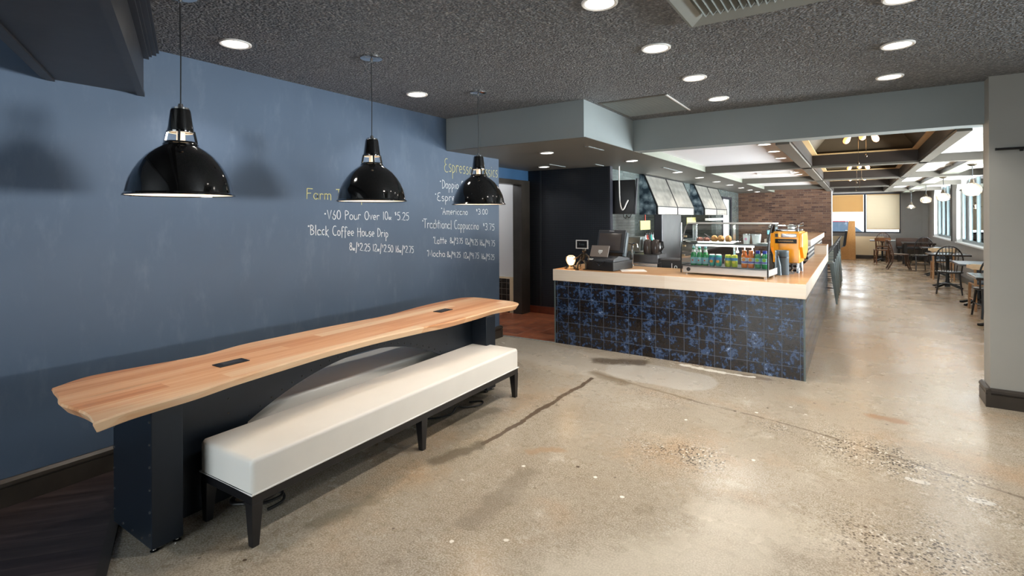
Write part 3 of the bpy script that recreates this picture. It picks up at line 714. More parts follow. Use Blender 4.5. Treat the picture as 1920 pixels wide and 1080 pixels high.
for y0, y1 in bays:
    X0, X1, z0, z1 = -0.565, 0.79, 2.39, 2.55
    for q in ((X0, X0 + 0.02, y0, y1), (X1 - 0.02, X1, y0, y1), (X0 + 0.02, X1 - 0.02, y0, y0 + 0.02), (X0 + 0.02, X1 - 0.02, y1 - 0.02, y1)): b.box(*q, z0, z1)
    for q in ((X0 + 0.02, X0 + 0.09, y0 + .02, y1 - .02), (X1 - 0.09, X1 - 0.02, y0 + .02, y1 - .02), (X0 + 0.09, X1 - 0.09, y0 + .02, y0 + 0.09), (X0 + 0.09, X1 - 0.09, y1 - 0.09, y1 - .02)): gld.box(*q, 2.55, 2.565)
    lo = [(X0 + 0.02, y0 + 0.02, 2.565), (X1 - 0.02, y0 + 0.02, 2.565), (X1 - 0.02, y1 - 0.02, 2.565), (X0 + 0.02, y1 - 0.02, 2.565)]
    hi = [(X0 + 0.28, y0 + 0.28, 2.86), (X1 - 0.28, y0 + 0.28, 2.86), (X1 - 0.28, y1 - 0.28, 2.86), (X0 + 0.28, y1 - 0.28, 2.86)]
    ins.loft([lo, hi], cap=False); ins.bm.faces.new([ins.bm.verts.new(p) for p in hi])
st(b.build('trim_21', 'brown_ply', smooth=False)); st(gld.build('trim_22', 'gold_trim', smooth=False)); st(ins.build('ceiling_coffer', 'gold_ply', smooth=False))
b = MB(); b.box(-2.2, XF + 0.3, 6.2, YF, 2.9, 2.95); st(b.build('ceiling_void', 'brown_ply', smooth=False))

# outside: forecourt and a parked car beyond the end window
b = MB(); b.box(-30, 40, 23.7, 60, -0.2, -0.1); b.box(6.5, 40, -20, 23.7, -0.2, -0.1); b.box(2.6, 6.5, 6.3, 23.7, -0.2, -0.1); st(b.build('ground_outside', 'asphalt', smooth=False))
# ================================================================== CHALK LETTERING
def A(cx, cy, rx, ry, a0, a1, n=9):
    return [(cx + rx * math.cos(math.radians(a0 + (a1 - a0) * i / n)), cy + ry * math.sin(math.radians(a0 + (a1 - a0) * i / n))) for i in range(n + 1)]
GL = {
 'F': (.55, [[(0, 0), (.03, 1)], [(.03, 1), (.58, .98)], [(.02, .55), (.42, .57)]]),
 'T': (.6, [[(0, 1), (.65, 1.02)], [(.32, 1), (.30, 0)]]),
 'C': (.6, [A(.36, .5, .34, .52, 60, 310)]),
 'V': (.5, [[(0, 1), (.22, 0), (.5, 1)]]),
 'P': (.5, [[(.05, -.05), (.03, 1)], A(.05, .74, .42, .26, 90, -90)]),
 'O': (.6, [A(.3, .5, .28, .5, 80, 440, 14)]),
 'B': (.52, [[(.03, 0), (.03, 1)], A(.03, .76, .36, .24, 90, -90), A(.03, .26, .46, .27, 90, -90)]),
 'H': (.6, [[(.05, -.08), (.05, .95)], [(.52, -.1), (.5, .95)], [(-.05, .5), (.6, .52)]]),
 'D': (.55, [[(.05, 0), (.05, 1)], A(.03, .5, .5, .5, 90, -90)]),
 'E': (.5, [A(.32, .76, .26, .24, 60, 265), A(.32, .27, .32, .29, 95, 305)]),
 'A': (.55, [[(0, 0), (.28, 1), (.52, 0)], [(.06, .38), (.46, .4)]]),
 'L': (.42, [[(.12, 1), (.02, .05), (.42, 0)]]),
 'M': (.75, [[(0, 0), (.12, 1), (.36, .2), (.6, 1), (.74, 0)]]),
 'a': (.5, [A(.22, .28, .21, .28, 50, 400, 12), [(.43, .55), (.42, .1), (.5, 0)]]),
 'r': (.36, [[(.03, .58), (.04, 0)], A(.22, .34, .18, .22, 170, 40)]),
 'm': (.72, [[(.03, .58), (.03, 0)], A(.19, .36, .16, .2, 180, 0) + [(.35, 0)], A(.52, .36, .17, .2, 180, 0) + [(.69, -.06)]]),
 'n': (.46, [[(.03, .58), (.03, 0)], A(.22, .36, .19, .2, 180, 0) + [(.42, 0)]]),
 'o': (.46, [A(.22, .28, .21, .28, 80, 440, 12)]),
 'u': (.46, [[(.03, .56), (.04, .2)] + A(.22, .2, .18, .2, 180, 350) + [(.41, .56)], [(.41, .56), (.44, 0)]]),
 'v': (.4, [[(0, .56), (.2, 0), (.4, .58)]]),
 'e': (.44, [[(.03, .28), (.4, .32)] + A(.21, .3, .19, .27, 5, 310)]),
 'l': (.2, [[(.08, 1.0), (.1, -.1)]]),
 'c': (.4, [A(.23, .28, .2, .28, 55, 310)]),
 'k': (.45, [[(.05, 1), (.05, -.05)], [(.4, .62), (.06, .28), (.46, -.2)]]),
 'f': (.36, [A(.26, .82, .15, .18, 20, 180) + [(.1, -.25)], [(-.02, .5), (.3, .52)]]),
 's': (.38, [A(.2, .43, .15, .14, 40, 260) + A(.18, .14, .17, .15, 80, -140)]),
 'i': (.18, [[(.08, .56), (.08, 0)], [(.08, .75), (.10, .79)]]),
 'p': (.46, [[(.04, .56), (.05, -.48)], A(.05, .28, .36, .28, 90, -90)]),
 'd': (.5, [A(.22, .28, .21, .28, 50, 400, 12), [(.43, 1.0), (.42, 0)]]),
 't': (.34, [[(.15, .95), (.15, 0)], [(-.05, .62), (.38, .64)]]),
 'h': (.46, [[(.03, 1), (.03, 0)], A(.22, .36, .19, .2, 180, 0) + [(.42, 0)]]),
 '0': (.5, [A(.25, .5, .23, .5, 80, 440, 14)]),
 '1': (.16, [[(.08, 1), (.08, 0)]]),
 '2': (.5, [A(.24, .76, .22, .24, 160, -30) + [(.03, .02), (.5, 0)]]),
 '3': (.46, [A(.2, .76, .22, .24, 140, -80), A(.2, .26, .24, .28, 80, -140)]),
 '4': (.5, [[(.1, 1), (.05, .45), (.46, .47)], [(.38, .95), (.36, -.05)]]),
 '5': (.48, [[(.46, 1), (.1, .98), (.08, .58)] + A(.2, .32, .26, .32, 110, -130)]),
 '6': (.45, [[(.3, 1), (.06, .4)] + A(.22, .26, .2, .26, 170, 520, 12)]),
 '7': (.45, [[(0, .98), (.45, 1), (.18, 0)]]),
 '8': (.45, [A(.22, .76, .17, .22, -90, 270, 12), A(.22, .27, .21, .27, 90, 450, 12)]),
 '$': (.26, [A(.12, .86, .09, .08, 40, 260) + A(.12, .70, .1, .08, 80, -140), [(.12, 1.02), (.12, .52)]]),
 '/': (.3, [[(.26, 1.15), (.06, -.35)]]),
 '.': (.14, [[(.05, .0), (.08, .04)]]),
 '&': (.5, [[(.5, 0), (.1, .75)] + A(.22, .82, .13, .17, 190, -30) + [(.06, .25)] + A(.22, .2, .18, .2, 170, 350)]),
 '~': (.42, [A(.1, .16, .1, .14, 90, 450, 10), [(.22, .3), (.4, .3), (.22, .02), (.42, .02)]]),
 ' ': (.32, []),
}
TXT = [('Farm', 2.770, 1.772, 3.020, 1.772, 0.093, 'y'), ('To Cup', 3.073, 1.773, 3.408, 1.776, 0.093, 'y'),
 ('V60 Pour Over 10~ $5.25', 2.979, 1.595, 4.004, 1.580, 0.081, 'w'), ('Black Coffee House Drip', 2.803, 1.462, 3.709, 1.408, 0.084, 'w'),
 ('8~/$2.25 12~/$2.50 16~/$2.75', 3.224, 1.302, 4.073, 1.223, 0.070, 'w'),
 ('Espresso Classics', 4.585, 2.143, 5.659, 2.135, 0.156, 'y'), ('Doppio & 8~ $2.50', 4.542, 1.943, 5.359, 1.955, 0.099, 'w'), ('Espresso $2.50', 4.458, 1.799, 5.323, 1.807, 0.092, 'w'),
 ('Americano', 4.549, 1.641, 5.014, 1.636, 0.078, 'w'), ('$3.00', 5.187, 1.645, 5.431, 1.643, 0.066, 'w'),
 ('Traditional Cappuccino', 4.228, 1.493, 5.237, 1.450, 0.100, 'w'), ('$3.75', 5.331, 1.448, 5.579, 1.432, 0.082, 'w'),
 ('Latte', 4.406, 1.309, 4.617, 1.299, 0.078, 'w'), ('8~/$3.75', 4.679, 1.303, 4.913, 1.286, 0.066, 'w'), ('12~/$4.25', 4.966, 1.277, 5.216, 1.252, 0.072, 'w'), ('16~/$4.75', 5.259, 1.250, 5.589, 1.220, 0.074, 'w'),
 ('Mocha', 4.301, 1.173, 4.588, 1.148, 0.074, 'w'), ('8~/$4.25', 4.626, 1.145, 4.870, 1.120, 0.063, 'w'), ('12~/$4.75', 4.932, 1.109, 5.237, 1.082, 0.072, 'w'), ('16~/$5.25', 5.293, 1.075, 5.575, 1.044, 0.068, 'w')]
DOTS = [(2.957, 1.643), (2.787, 1.535), (4.515, 2.022), (4.432, 1.872), (4.535, 1.711), (4.22, 1.57), (4.396, 1.381), (4.294, 1.236)]
def stroke(b, pts, w, x):
    n = len(pts); L = []; R = []
    for i, (y, z) in enumerate(pts):
        p, q = pts[max(0, i - 1)], pts[min(n - 1, i + 1)]
        dy, dz = q[0] - p[0], q[1] - p[1]; l = math.hypot(dy, dz) or 1e-6
        ww = w * (0.8 + 0.35 * random.random()) / 2
        L.append(b.bm.verts.new((x, y - dz / l * ww, z + dy / l * ww))); R.append(b.bm.verts.new((x, y + dz / l * ww, z - dy / l * ww)))
    for i in range(n - 1): b.bm.faces.new((L[i], L[i + 1], R[i + 1], R[i]))
def chalk_line(b, text, y0, z0, y1, z1, h, w):
    tot = sum(GL[ch][0] + 0.12 for ch in text) - 0.12
    k = math.hypot(y1 - y0, z1 - z0) / tot; a = math.atan2(z1 - z0, y1 - y0); pos = 0.0
    for ch in text:
        gw, sts = GL[ch]; jit = random.uniform(-0.03, 0.03) * h
        for s in sts:
            pts = []
            for px, pz in s:
                yy, zz = (pos + px) * k, pz * h + jit
                pts.append((y0 + yy * math.cos(a), z0 + yy * math.sin(a) + zz))
            stroke(b, pts, w, XL + 0.0025)
        pos += gw + 0.12
for key, nm, lab in (('y', 'chalk_heading', 'yellow chalk headings'), ('w', 'chalk_menu', 'white chalk drinks menu with prices')):
    b = MB()
    for t_, y0, z0, y1, z1, h, c in TXT:
        if c == key: chalk_line(b, t_, y0, z0, y1, z1, h, 0.0075 if key == 'y' else 0.008)
    if key == 'w':
        for y, z in DOTS: b.box(XL, XL + 0.002, y - 0.007, y + 0.007, z - 0.007, z + 0.007)
    o = b.build(nm, 'chalk_yellow' if key == 'y' else 'chalk_white', wall_left, smooth=False); o['label'] = lab

# ================================================================== CEILING FITTINGS
def make_downlight(name, loc, label, group, power, r=0.098):
    t = thing(name, label, 'downlight', loc, 0, group)
    MB().lathe([(r, 0.001), (r, -0.006), (r * 0.93, -0.011), (r * 0.80, -0.007), (r * 0.78, 0.001)], n=36).build('trim_ring', 'trim_white', t)
    MB().lathe([(r * 0.79, -0.004), (r * 0.5, -0.009), (0, -0.010)], n=36).build('diffuser', 'downlight_glow', t)
    if power: lamp('downlight_beam', 'SPOT', (0, 0, -0.02), power, (1, 0.92, 0.83), t, spot_size=math.radians(122), spot_blend=0.45, shadow_soft_size=0.07)
    return t
gA = 'recessed downlights in the dark ceiling'
for (x, y), lab in zip([(-3.396, 1.842), (-3.394, 3.541), (-1.139, 2.59), (-1.125, 3.501), (-1.102, 4.432), (-1.102, 5.344), (0.252, 4.363), (0.253, 5.327), (0.225, 3.42)], [
    'round downlight between the nearest black pendant and the blue wall', 'round downlight between the middle and far black pendants',
    'large round downlight cut by the picture top, left of the ceiling vent', 'round downlight just beyond the square ceiling vent on its left side',
    'third round downlight of the centre row, in front of the flush grille', 'last round downlight of the centre row, closest to the grey beam',
    'second round downlight of the right row, under dark textured ceiling', 'round downlight of the right row nearest the grey beam and wall stub', 'round downlight cut by the picture top at the right']):
    make_downlight('downlight', (x, y, CZ), lab, gA, 34 if x < -3 else 105)
gB = 'recessed downlights in the low soffit'
names = ['first small downlight of the soffit row above the bar counter', 'second small downlight of the soffit row, before the first hood', 'third small downlight of the soffit row, beside the first steel hood',
 'fourth small downlight of the soffit row, past the first hood', 'fifth small downlight of the soffit row, beside the second hood', 'sixth small downlight of the soffit row, past the second hood',
 'seventh small downlight of the soffit row, near the brick wall', 'eighth small downlight of the soffit row, touching the brick wall']
for (y, lab) in zip([6.93, 9.17, 10.71, 12.24, 13.70, 15.28, 16.70, 18.1], names): make_downlight('downlight', (-2.58, y, SZ - 0.004), lab, gB, 50, 0.085)
make_downlight('downlight', (-3.10, 5.459, SZ - 0.004), 'small downlight in the grey bulkhead right of the far pendant', gB, 22, 0.085)
make_downlight('downlight', (-4.0, 6.95, SZ - 0.004), 'small downlight above the dark doorway corner', gB, 12, 0.085)
gC = 'downlights in the white ceiling panels'
for (x, y), lab in zip([(-0.90, 6.92), (-0.89, 7.735), (-0.91, 8.70), (-0.97, 11.7), (-0.95, 12.3)], ['nearest downlight in the white ceiling panel beside the first coffer', 'middle downlight in the white ceiling panel beside the first coffer', 'third downlight in the white ceiling panel beside the first coffer',
      'nearer downlight in the second white ceiling panel', 'farther downlight in the second white ceiling panel']): make_downlight('downlight', (x, y, WZ), lab, gC, 18, 0.085)
make_downlight('downlight', (0.95, 21.7, WZ), 'lone downlight standing for a downlight reflected in the end window', gC, 18, 0.11)  # set here in place of a reflection in the window

def pendant(y, label, power):
    t = thing('pendant_lamp', label, 'pendant lamp', (-2.889, y, 1.724), 0, 'black pendant lamps over the long table')
    n = 48
    outer = [(0.249, -0.003), (0.248, 0.003), (0.238, 0.012), (0.232, 0.045), (0.222, 0.083), (0.203, 0.125), (0.178, 0.165), (0.150, 0.200), (0.118, 0.228), (0.088, 0.247), (0.080, 0.254), (0.080, 0.262), (0.074, 0.266), (0.071, 0.274)]
    inner = [(0.067, 0.274), (0.070, 0.262), (0.082, 0.243), (0.115, 0.222), (0.147, 0.195), (0.175, 0.160), (0.200, 0.121), (0.218, 0.081), (0.228, 0.044), (0.234, 0.012), (0.244, 0.002)]
    MB().lathe(outer, n=n).build('shade', 'gloss_black', t)
    MB().lathe(inner, n=n).build('shade_lining', 'shade_inner', t)
    for k in range(4):
        a = PI / 4 + k * PI / 2 + 0.25; b = MB()
        b.taper((0.070 * math.cos(a), 0.070 * math.sin(a), 0.268), 0.009, 0.009, (0.058 * math.cos(a), 0.058 * math.sin(a), 0.330), 0.009, 0.009)
        b.build('strut', 'gloss_black', t)
    MB().lathe([(0.0, 0.332), (0.050, 0.330), (0.058, 0.322), (0.060, 0.330), (0.057, 0.345), (0.046, 0.430), (0.043, 0.440), (0.030, 0.444), (0, 0.444)], n=32).build('neck', 'gloss_black', t)
    MB().lathe([(0.0, 0.326), (0.020, 0.326), (0.020, 0.25), (0, 0.25)], n=20).build('lamp_holder', 'shade_inner', t)
    MB().lathe([(0.0, 0.328), (0.055, 0.327), (0.057, 0.320)], n=28).build('neck_lining', 'shade_inner', t)
    MB().lathe([(0.040, 0.441), (0.040, 0.449), (0.030, 0.452), (0.014, 0.453), (0.010, 0.470), (0, 0.470)], n=28).build('cap', 'chrome', t)
    MB().lathe([(0.016, 0.25), (0.020, 0.23), (0.030, 0.20), (0.036, 0.165), (0.030, 0.13), (0.015, 0.118), (0, 0.115)], n=20).build('bulb', 'warm_bulb', t)
    MB().tube([(0, 0, 0.465), (0.002, 0.001, 0.7), (-0.001, 0, 0.9), (0, 0, CZ - 1.724 - 0.015)], 0.0032, 8).build('cord', 'rubber', t)
    MB().lathe([(0.077, CZ - 1.724), (0.077, CZ - 1.724 - 0.010), (0.06, CZ - 1.724 - 0.017), (0.010, CZ - 1.724 - 0.020), (0.008, CZ - 1.724 - 0.040), (0, CZ - 1.724 - 0.042)], n=36).build('canopy', 'chrome', t)
    lamp('pendant_glow', 'POINT', (0, 0, 0.10), power, WARM, t, shadow_soft_size=0.035)
for y, lab in ((1.283, 'large black dome pendant hanging over the near end of the long table'), (2.549, 'black dome pendant over the middle of the long table, before the chalk menu'), (3.815, 'black dome pendant hanging in front of the Espresso chalk heading')): pendant(y, lab, 7)

# supply vent and return grille in the dark ceiling
t = thing('ceiling_vent', 'square grey air vent with slanted louvres in the dark ceiling', 'vent', (-0.45, 2.80, CZ))
b = MB(); S = 0.36
fr = [(S, 0), (S, -0.03), (S - 0.02, -0.04), (S - 0.09, -0.012), (S - 0.10, 0)]
loops = [[(sx * r, sy * r, h) for sx, sy in ((-1, -1), (1, -1), (1, 1), (-1, 1))] for r, h in fr]
b.loft(loops, cap=False); b.build('frame', 'vent_grey', t, smooth=False)
MB().box(-S + 0.1, S - 0.1, -S + 0.1, S - 0.1, -0.004, 0).build('void', 'vent_dark', t)
b = MB()
for k in range(13): b.cbox((-0.235 + k * 0.039, 0, -0.016), (0.005, 0.50, 0.034), (0, 0.7, 0))
b.build('louvre', 'vent_grey', t, smooth=False)
t = thing('ceiling_grille', 'flush dark grey slotted grille in the ceiling beside the bulkhead', 'vent', (-1.80, 5.28, CZ))
MB().box(-0.36, 0.34, -0.42, 0.42, -0.006, 0).build('plate', 'soffit_paint', t)
b = MB()
for k in range(26): b.box(-0.33, 0.31, -0.39 + k * 0.031, -0.39 + k * 0.031 + 0.012, -0.012, -0.006)
b.build('slat', 'vent_grey', t, smooth=False)
MB().box(0.325, 0.34, -0.42, 0.42, -0.016, -0.006).build('edge_strip', 'trim_white', t)
for (x, y, rl), lab in zip([(-2.46, 5.44, .42), (-3.2, 7.2, .3), (-2.53, 8.6, .9), (-3.75, 6.9, .5)], ['thin pale slot in the soffit beside the bulkhead corner', 'thin pale slot in the soffit over the pegboard corner', 'long thin slot in the soffit above the first hood', 'thin pale slot in the soffit above the pegboard']):
    t = thing('slot_vent', lab, 'vent', (x, y, SZ - 0.004), 0, 'slots in the soffit')
    MB().box(-0.025, 0.025, -rl / 2, rl / 2, -0.005, 0).build('rim', 'grey_paint', t); MB().box(-0.012, 0.012, -rl / 2 + 0.01, rl / 2 - 0.01, -0.007, -0.005).build('slot', 'soffit_paint', t)
for (x, y), lab in zip([(1.20, 7.55), (1.20, 11.7), (-1.33, 11.6)], ['white ceiling grille nearest the wall stub', 'long white ceiling grille past the first beam, near the globe pendants', 'white ceiling grille in the panel above the bar']):
    t = thing('ceiling_grille', lab, 'vent', (x, y, WZ), 0, 'white ceiling grilles')
    b = MB(); b.loft([[(sx * r, sy * q, h) for sx, sy in ((-1, -1), (1, -1), (1, 1), (-1, 1))] for r, q, h in ((0.30, 0.17, 0), (0.30, 0.17, -0.02), (0.26, 0.13, -0.012), (0.26, 0.13, 0))], cap=False); b.build('frame', 'trim_white', t, smooth=False)
    b = MB()
    for k in range(7): b.box(-0.26, 0.26, -0.12 + k * 0.036, -0.12 + k * 0.036 + 0.02, -0.010, -0.004)
    b.build('slat', 'trim_white', t, smooth=False)

# bulb clusters hung in the coffers
def cluster(y, lab, power, z=2.845):
    t = thing('coffer_light', lab, 'ceiling light', (0.075, y, z), 0, 'amber bulb clusters in the coffers')
    MB().lathe([(0.09, 0), (0.09, -0.03), (0.07, -0.05), (0.03, -0.06), (0.028, -0.20), (0.06, -0.215), (0.07, -0.25), (0.05, -0.27), (0, -0.275)], n=28).build('body', 'bronze', t)
    for k in range(3):
        a = k * PI * 2 / 3 - PI / 2 + 0.05; ca, sa = math.cos(a), math.sin(a)
        am = MB(); am.tube([(0.05 * ca, 0.05 * sa, -0.24), (0.09 * ca, 0.09 * sa, -0.262), (0.115 * ca, 0.115 * sa, -0.29)], 0.010, 8); am.build('arm', 'bronze', t)
        bm_ = MB(); bm_.lathe([(0.0, 0.0), (0.013, 0.0), (0.016, -0.02), (0.026, -0.05), (0.034, -0.085), (0.030, -0.112), (0.016, -0.128), (0.0, -0.132)], n=18)
        ax = Vector((-sa, ca, 0)); bm_.bm.transform(Matrix.Translation((0.115 * ca, 0.115 * sa, -0.285)) @ Matrix.Rotation(-0.55, 4, ax))
        bm_.build('bulb', 'amber_bulb', t)
    for dx, l in ((-0.03, 0.36), (0.045, 0.28)):
        c = MB(); c.tube([(dx, 0, -0.27), (dx, 0, -0.27 - l)], 0.0022, 6); c.ball((dx, 0, -0.28 - l), 0.012, (1, 1, 1.5), 10, 6); c.build('pull_chain', 'bronze', t)
    lamp('coffer_glow', 'POINT', (0, 0, -0.42), power, AMBER, t, shadow_soft_size=0.1)
cluster(7.15, 'cluster of glowing amber bulbs in the nearest brown coffer', 6)
cluster(11.35, 'amber bulb cluster in the second brown coffer, pull chains showing', 5)
cluster(14.9, 'amber bulb cluster in the third coffer, mostly hidden by a beam', 4)

# glass globe pendants along the dining windows
def globe(loc, lab, kind, power):
    x, y, z = loc; t = thing('globe_pendant', lab, 'pendant lamp', loc, 0, 'glass pendants along the dining windows'); top = 2.40 - z
    if kind == 'globe': pr = [(0.035, 0.10), (0.05, 0.095), (0.10, 0.06), (0.125, 0.0), (0.115, -0.055), (0.07, -0.098), (0.0, -0.108)]
    elif kind == 'drum': pr = [(0.035, 0.085), (0.08, 0.075), (0.115, 0.04), (0.12, -0.01), (0.10, -0.055), (0.05, -0.08), (0.0, -0.083)]
    else: pr = [(0.035, 0.07), (0.06, 0.045), (0.11, 0.005), (0.135, -0.02), (0.12, -0.032), (0.07, -0.05), (0.0, -0.055)]
    MB().lathe(pr, n=28).build('glass_shade', 'globe_glass', t)
    MB().lathe([(0.0, 0.16), (0.022, 0.155), (0.028, 0.12), (0.04, 0.10), (0.040, pr[0][1] - 0.004), (0, pr[0][1] - 0.004)], n=20).build('fitter', 'bronze', t)
    MB().ball((0, 0, 0.0), 0.036, (1, 1, 1.3), 14, 8).build('bulb', 'warm_bulb', t)
    b = MB(); nlk = int((top - 0.17) / 0.03)
    if kind == 'disc':
        for k in range(nlk):
            zz = 0.165 + k * 0.03; pl = 'xz' if k % 2 else 'yz'
            b.tube(arc3((0, 0, zz + 0.015), 0.010, 0, 2 * PI * 15 / 16, 15, pl, 0.018), 0.0032, 6, True)
    else: b.tube([(0, 0, 0.155), (0.004, 0, 0.155 + (top - 0.155) / 2), (0, 0, top)], 0.006, 8)
    b.build('chain' if kind == 'disc' else 'stem', 'gunmetal', t)
    MB().lathe([(0.06, top + 0.005), (0.06, top - 0.01), (0.03, top - 0.03), (0, top - 0.032)], n=24).build('canopy', 'bronze', t)
    lamp('globe_glow', 'POINT', (0, 0, -0.068), power, WARM, t, shadow_soft_size=0.015)
globe((1.55, 10.75, 2.006), 'largest ribbed glass globe pendant, nearest the wall stub', 'globe', 3)
globe((1.56, 14.0, 1.980), 'second ribbed glass globe pendant in front of the far dining window', 'drum', 3)
globe((1.55, 17.0, 1.998), 'amber glowing glass pendant against the grey corner wall', 'drum', 3)
globe((1.55, 21.1, 1.880), 'flared clear glass pendant on a chain, farthest of the window pendants', 'disc', 2)

# ================================================================== LONG TABLE AND BENCHES
BACK = [(-3.39, 0.900), (-3.394, 0.906), (-3.47, 1.044), (-3.475, 1.162), (-3.445, 1.348), (-3.415, 1.539), (-3.415, 1.692), (-3.465, 1.914), (-3.465, 2.171), (-3.462, 2.529), (-3.433, 2.92), (-3.425, 3.219), (-3.50, 3.75), (-3.50, 4.22), (-3.44, 4.36), (-3.325, 4.405), (-3.074, 4.392), (-2.899, 4.379)]
FRONT = [(-2.665, 0.841), (-2.667, 0.848), (-2.700, 0.972), (-2.71, 1.109), (-2.72, 1.28), (-2.765, 1.492), (-2.79, 1.687), (-2.815, 1.909), (-2.838, 2.135), (-2.843, 2.322), (-2.845, 2.518), (-2.835, 2.684), (-2.80, 3.015), (-2.765, 3.287), (-2.771, 3.669), (-2.785, 3.98), (-2.756, 4.277)]
ENDP = [(-3.386, 0.897), (-3.31, 0.882), (-3.20, 0.868), (-3.13, 0.850), (-3.061, 0.843), (-2.918, 0.858), (-2.80, 0.862), (-2.72, 0.850), (-2.669, 0.842)]
def cr_closed(P, per=4):
    out = []; n = len(P)
    for i in range(n):
        p0, p1, p2, p3 = P[i - 1], P[i], P[(i + 1) % n], P[(i + 2) % n]
        for k in range(per):
            t_ = k / per
            out.append(tuple(0.5 * (2 * p1[a] + (-p0[a] + p2[a]) * t_ + (2 * p0[a] - 5 * p1[a] + 4 * p2[a] - p3[a]) * t_ ** 2 + (-p0[a] + 3 * p1[a] - 3 * p2[a] + p3[a]) * t_ ** 3) for a in (0, 1)))
    return out
O2 = cr_closed(FRONT + BACK[::-1] + ENDP)
OX, OY = -3.0, 2.6
tb = thing('communal_table', 'long butcher-block table with wavy live edge along the blue wall', 'table', (OX, OY, 0))
def offset_loop(P, d, z):
    out = []
    for x, y in P:
        c = Vector((-3.1, min(3.95, max(1.25, y)))); v_ = (c - Vector((x, y))).normalized()
        out.append((x - OX + v_.x * d, y - OY + v_.y * d, z))
    return out
b = MB(); b.loft([offset_loop(O2, 0.045, 0.693), offset_loop(O2, 0.030, 0.698), offset_loop(O2, 0.0, 0.740), offset_loop(O2, 0.004, 0.750)])
b.build('tabletop', 'live_edge', tb, ang=0.5)
# sides are folded black plate with rows of rivets
def riv(b, p, ax, r=0.007):
    b.lathe([(r, 0), (r * 0.8, r * 0.6), (0, r * 0.8)] if ax[1] > 0 else [(r, 0), (r * 0.8, -r * 0.6), (0, -r * 0.8)], p, 8, ax[0])
for y0, y1, sgn in ((1.105, 1.245, -1), (3.80, 3.94, 1)):
    b = MB(); b.box(-3.24 - OX, -2.797 - OX, y0 - OY, y1 - OY, 0.022, 0.694, 0.004); lg = b.build('leg', 'black_steel', tb, smooth=False)
    r = MB()
    for k in range(6):
        z = 0.09 + k * 0.108
        for x in (-3.225, -2.815): riv(r, (x - OX, (y0 if sgn < 0 else y1) - OY, z), ('Y', sgn))
    for k in range(3): riv(r, (-3.12 + k * 0.11 - OX, (y0 if sgn < 0 else y1) - OY, 0.05), ('Y', sgn))
    merge(lg, r.build('rivets', 'rivet'))
    f = MB()
    for x in (-3.215, -2.82):
        for y in (y0 + 0.02, y1 - 0.02): f.lathe([(0.0, 0.0), (0.017, 0.0), (0.019, 0.006), (0.008, 0.010), (0.007, 0.024), (0, 0.024)], (x - OX, y - OY, 0), 14)
    f.build('levelling_foot', 'chrome', lg)
b = MB()
def archz(y): return max(0.0, 0.635 - 0.30 * (y - 2.53) ** 2)
ysn = [1.245 + (3.80 - 1.245) * k / 48 for k in range(49)]
for x0, x1 in ((-2.995, -2.965),):
    lo = []; 
    fr_, bk_ = [], []
    for y in ysn:
        z = archz(y) if 1.64 < y < 3.55 else 0.02
        z = max(z, 0.02)
        fr_.append((b.bm.verts.new((x1 - OX, y - OY, z)), b.bm.verts.new((x1 - OX, y - OY, 0.694))))
        bk_.append((b.bm.verts.new((x0 - OX, y - OY, z)), b.bm.verts.new((x0 - OX, y - OY, 0.694))))
    for i in range(48):
        for q in (fr_, bk_): b.bm.faces.new((q[i][0], q[i + 1][0], q[i + 1][1], q[i][1]))
        for h in (0, 1): b.bm.faces.new((fr_[i][h], fr_[i + 1][h], bk_[i + 1][h], bk_[i][h]))
    for i in (0, 48): b.bm.faces.new((fr_[i][0], fr_[i][1], bk_[i][1], bk_[i][0]))
pn = b.build('arched_panel', 'black_steel', tb, smooth=False)
r = MB()
for k in range(34):
    y = 1.40 + k * 0.07
    if 1.62 < y < 3.56: riv(r, (-2.965 - OX, y - OY, archz(y) + 0.028), ('X', 1), 0.0065)
for y in (1.56, 2.40, 3.45):
    for z in (0.50, 0.58, 0.66):
        if z > archz(y) + 0.05: riv(r, (-2.965 - OX, y - OY, z), ('X', 1), 0.0065)
merge(pn, r.build('rivets', 'black_plastic'))
for cx, cy, an in ((-3.072, 1.632, 0.0), (-3.145, 3.605, 0.05)):
    b = MB(); b.cbox((cx - OX, cy - OY, 0.7515), (0.092, 0.175, 0.006), (0, 0, an), 0.002); p = b.build('power_outlet', 'black_plastic', tb, smooth=False); p['label'] = 'black power outlet let into the tabletop'
    b = MB(); b.cbox((cx - OX, cy - OY, 0.755), (0.05, 0.11, 0.002), (0, 0, an)); b.build('socket_face', 'dark_plastic', p, smooth=False)

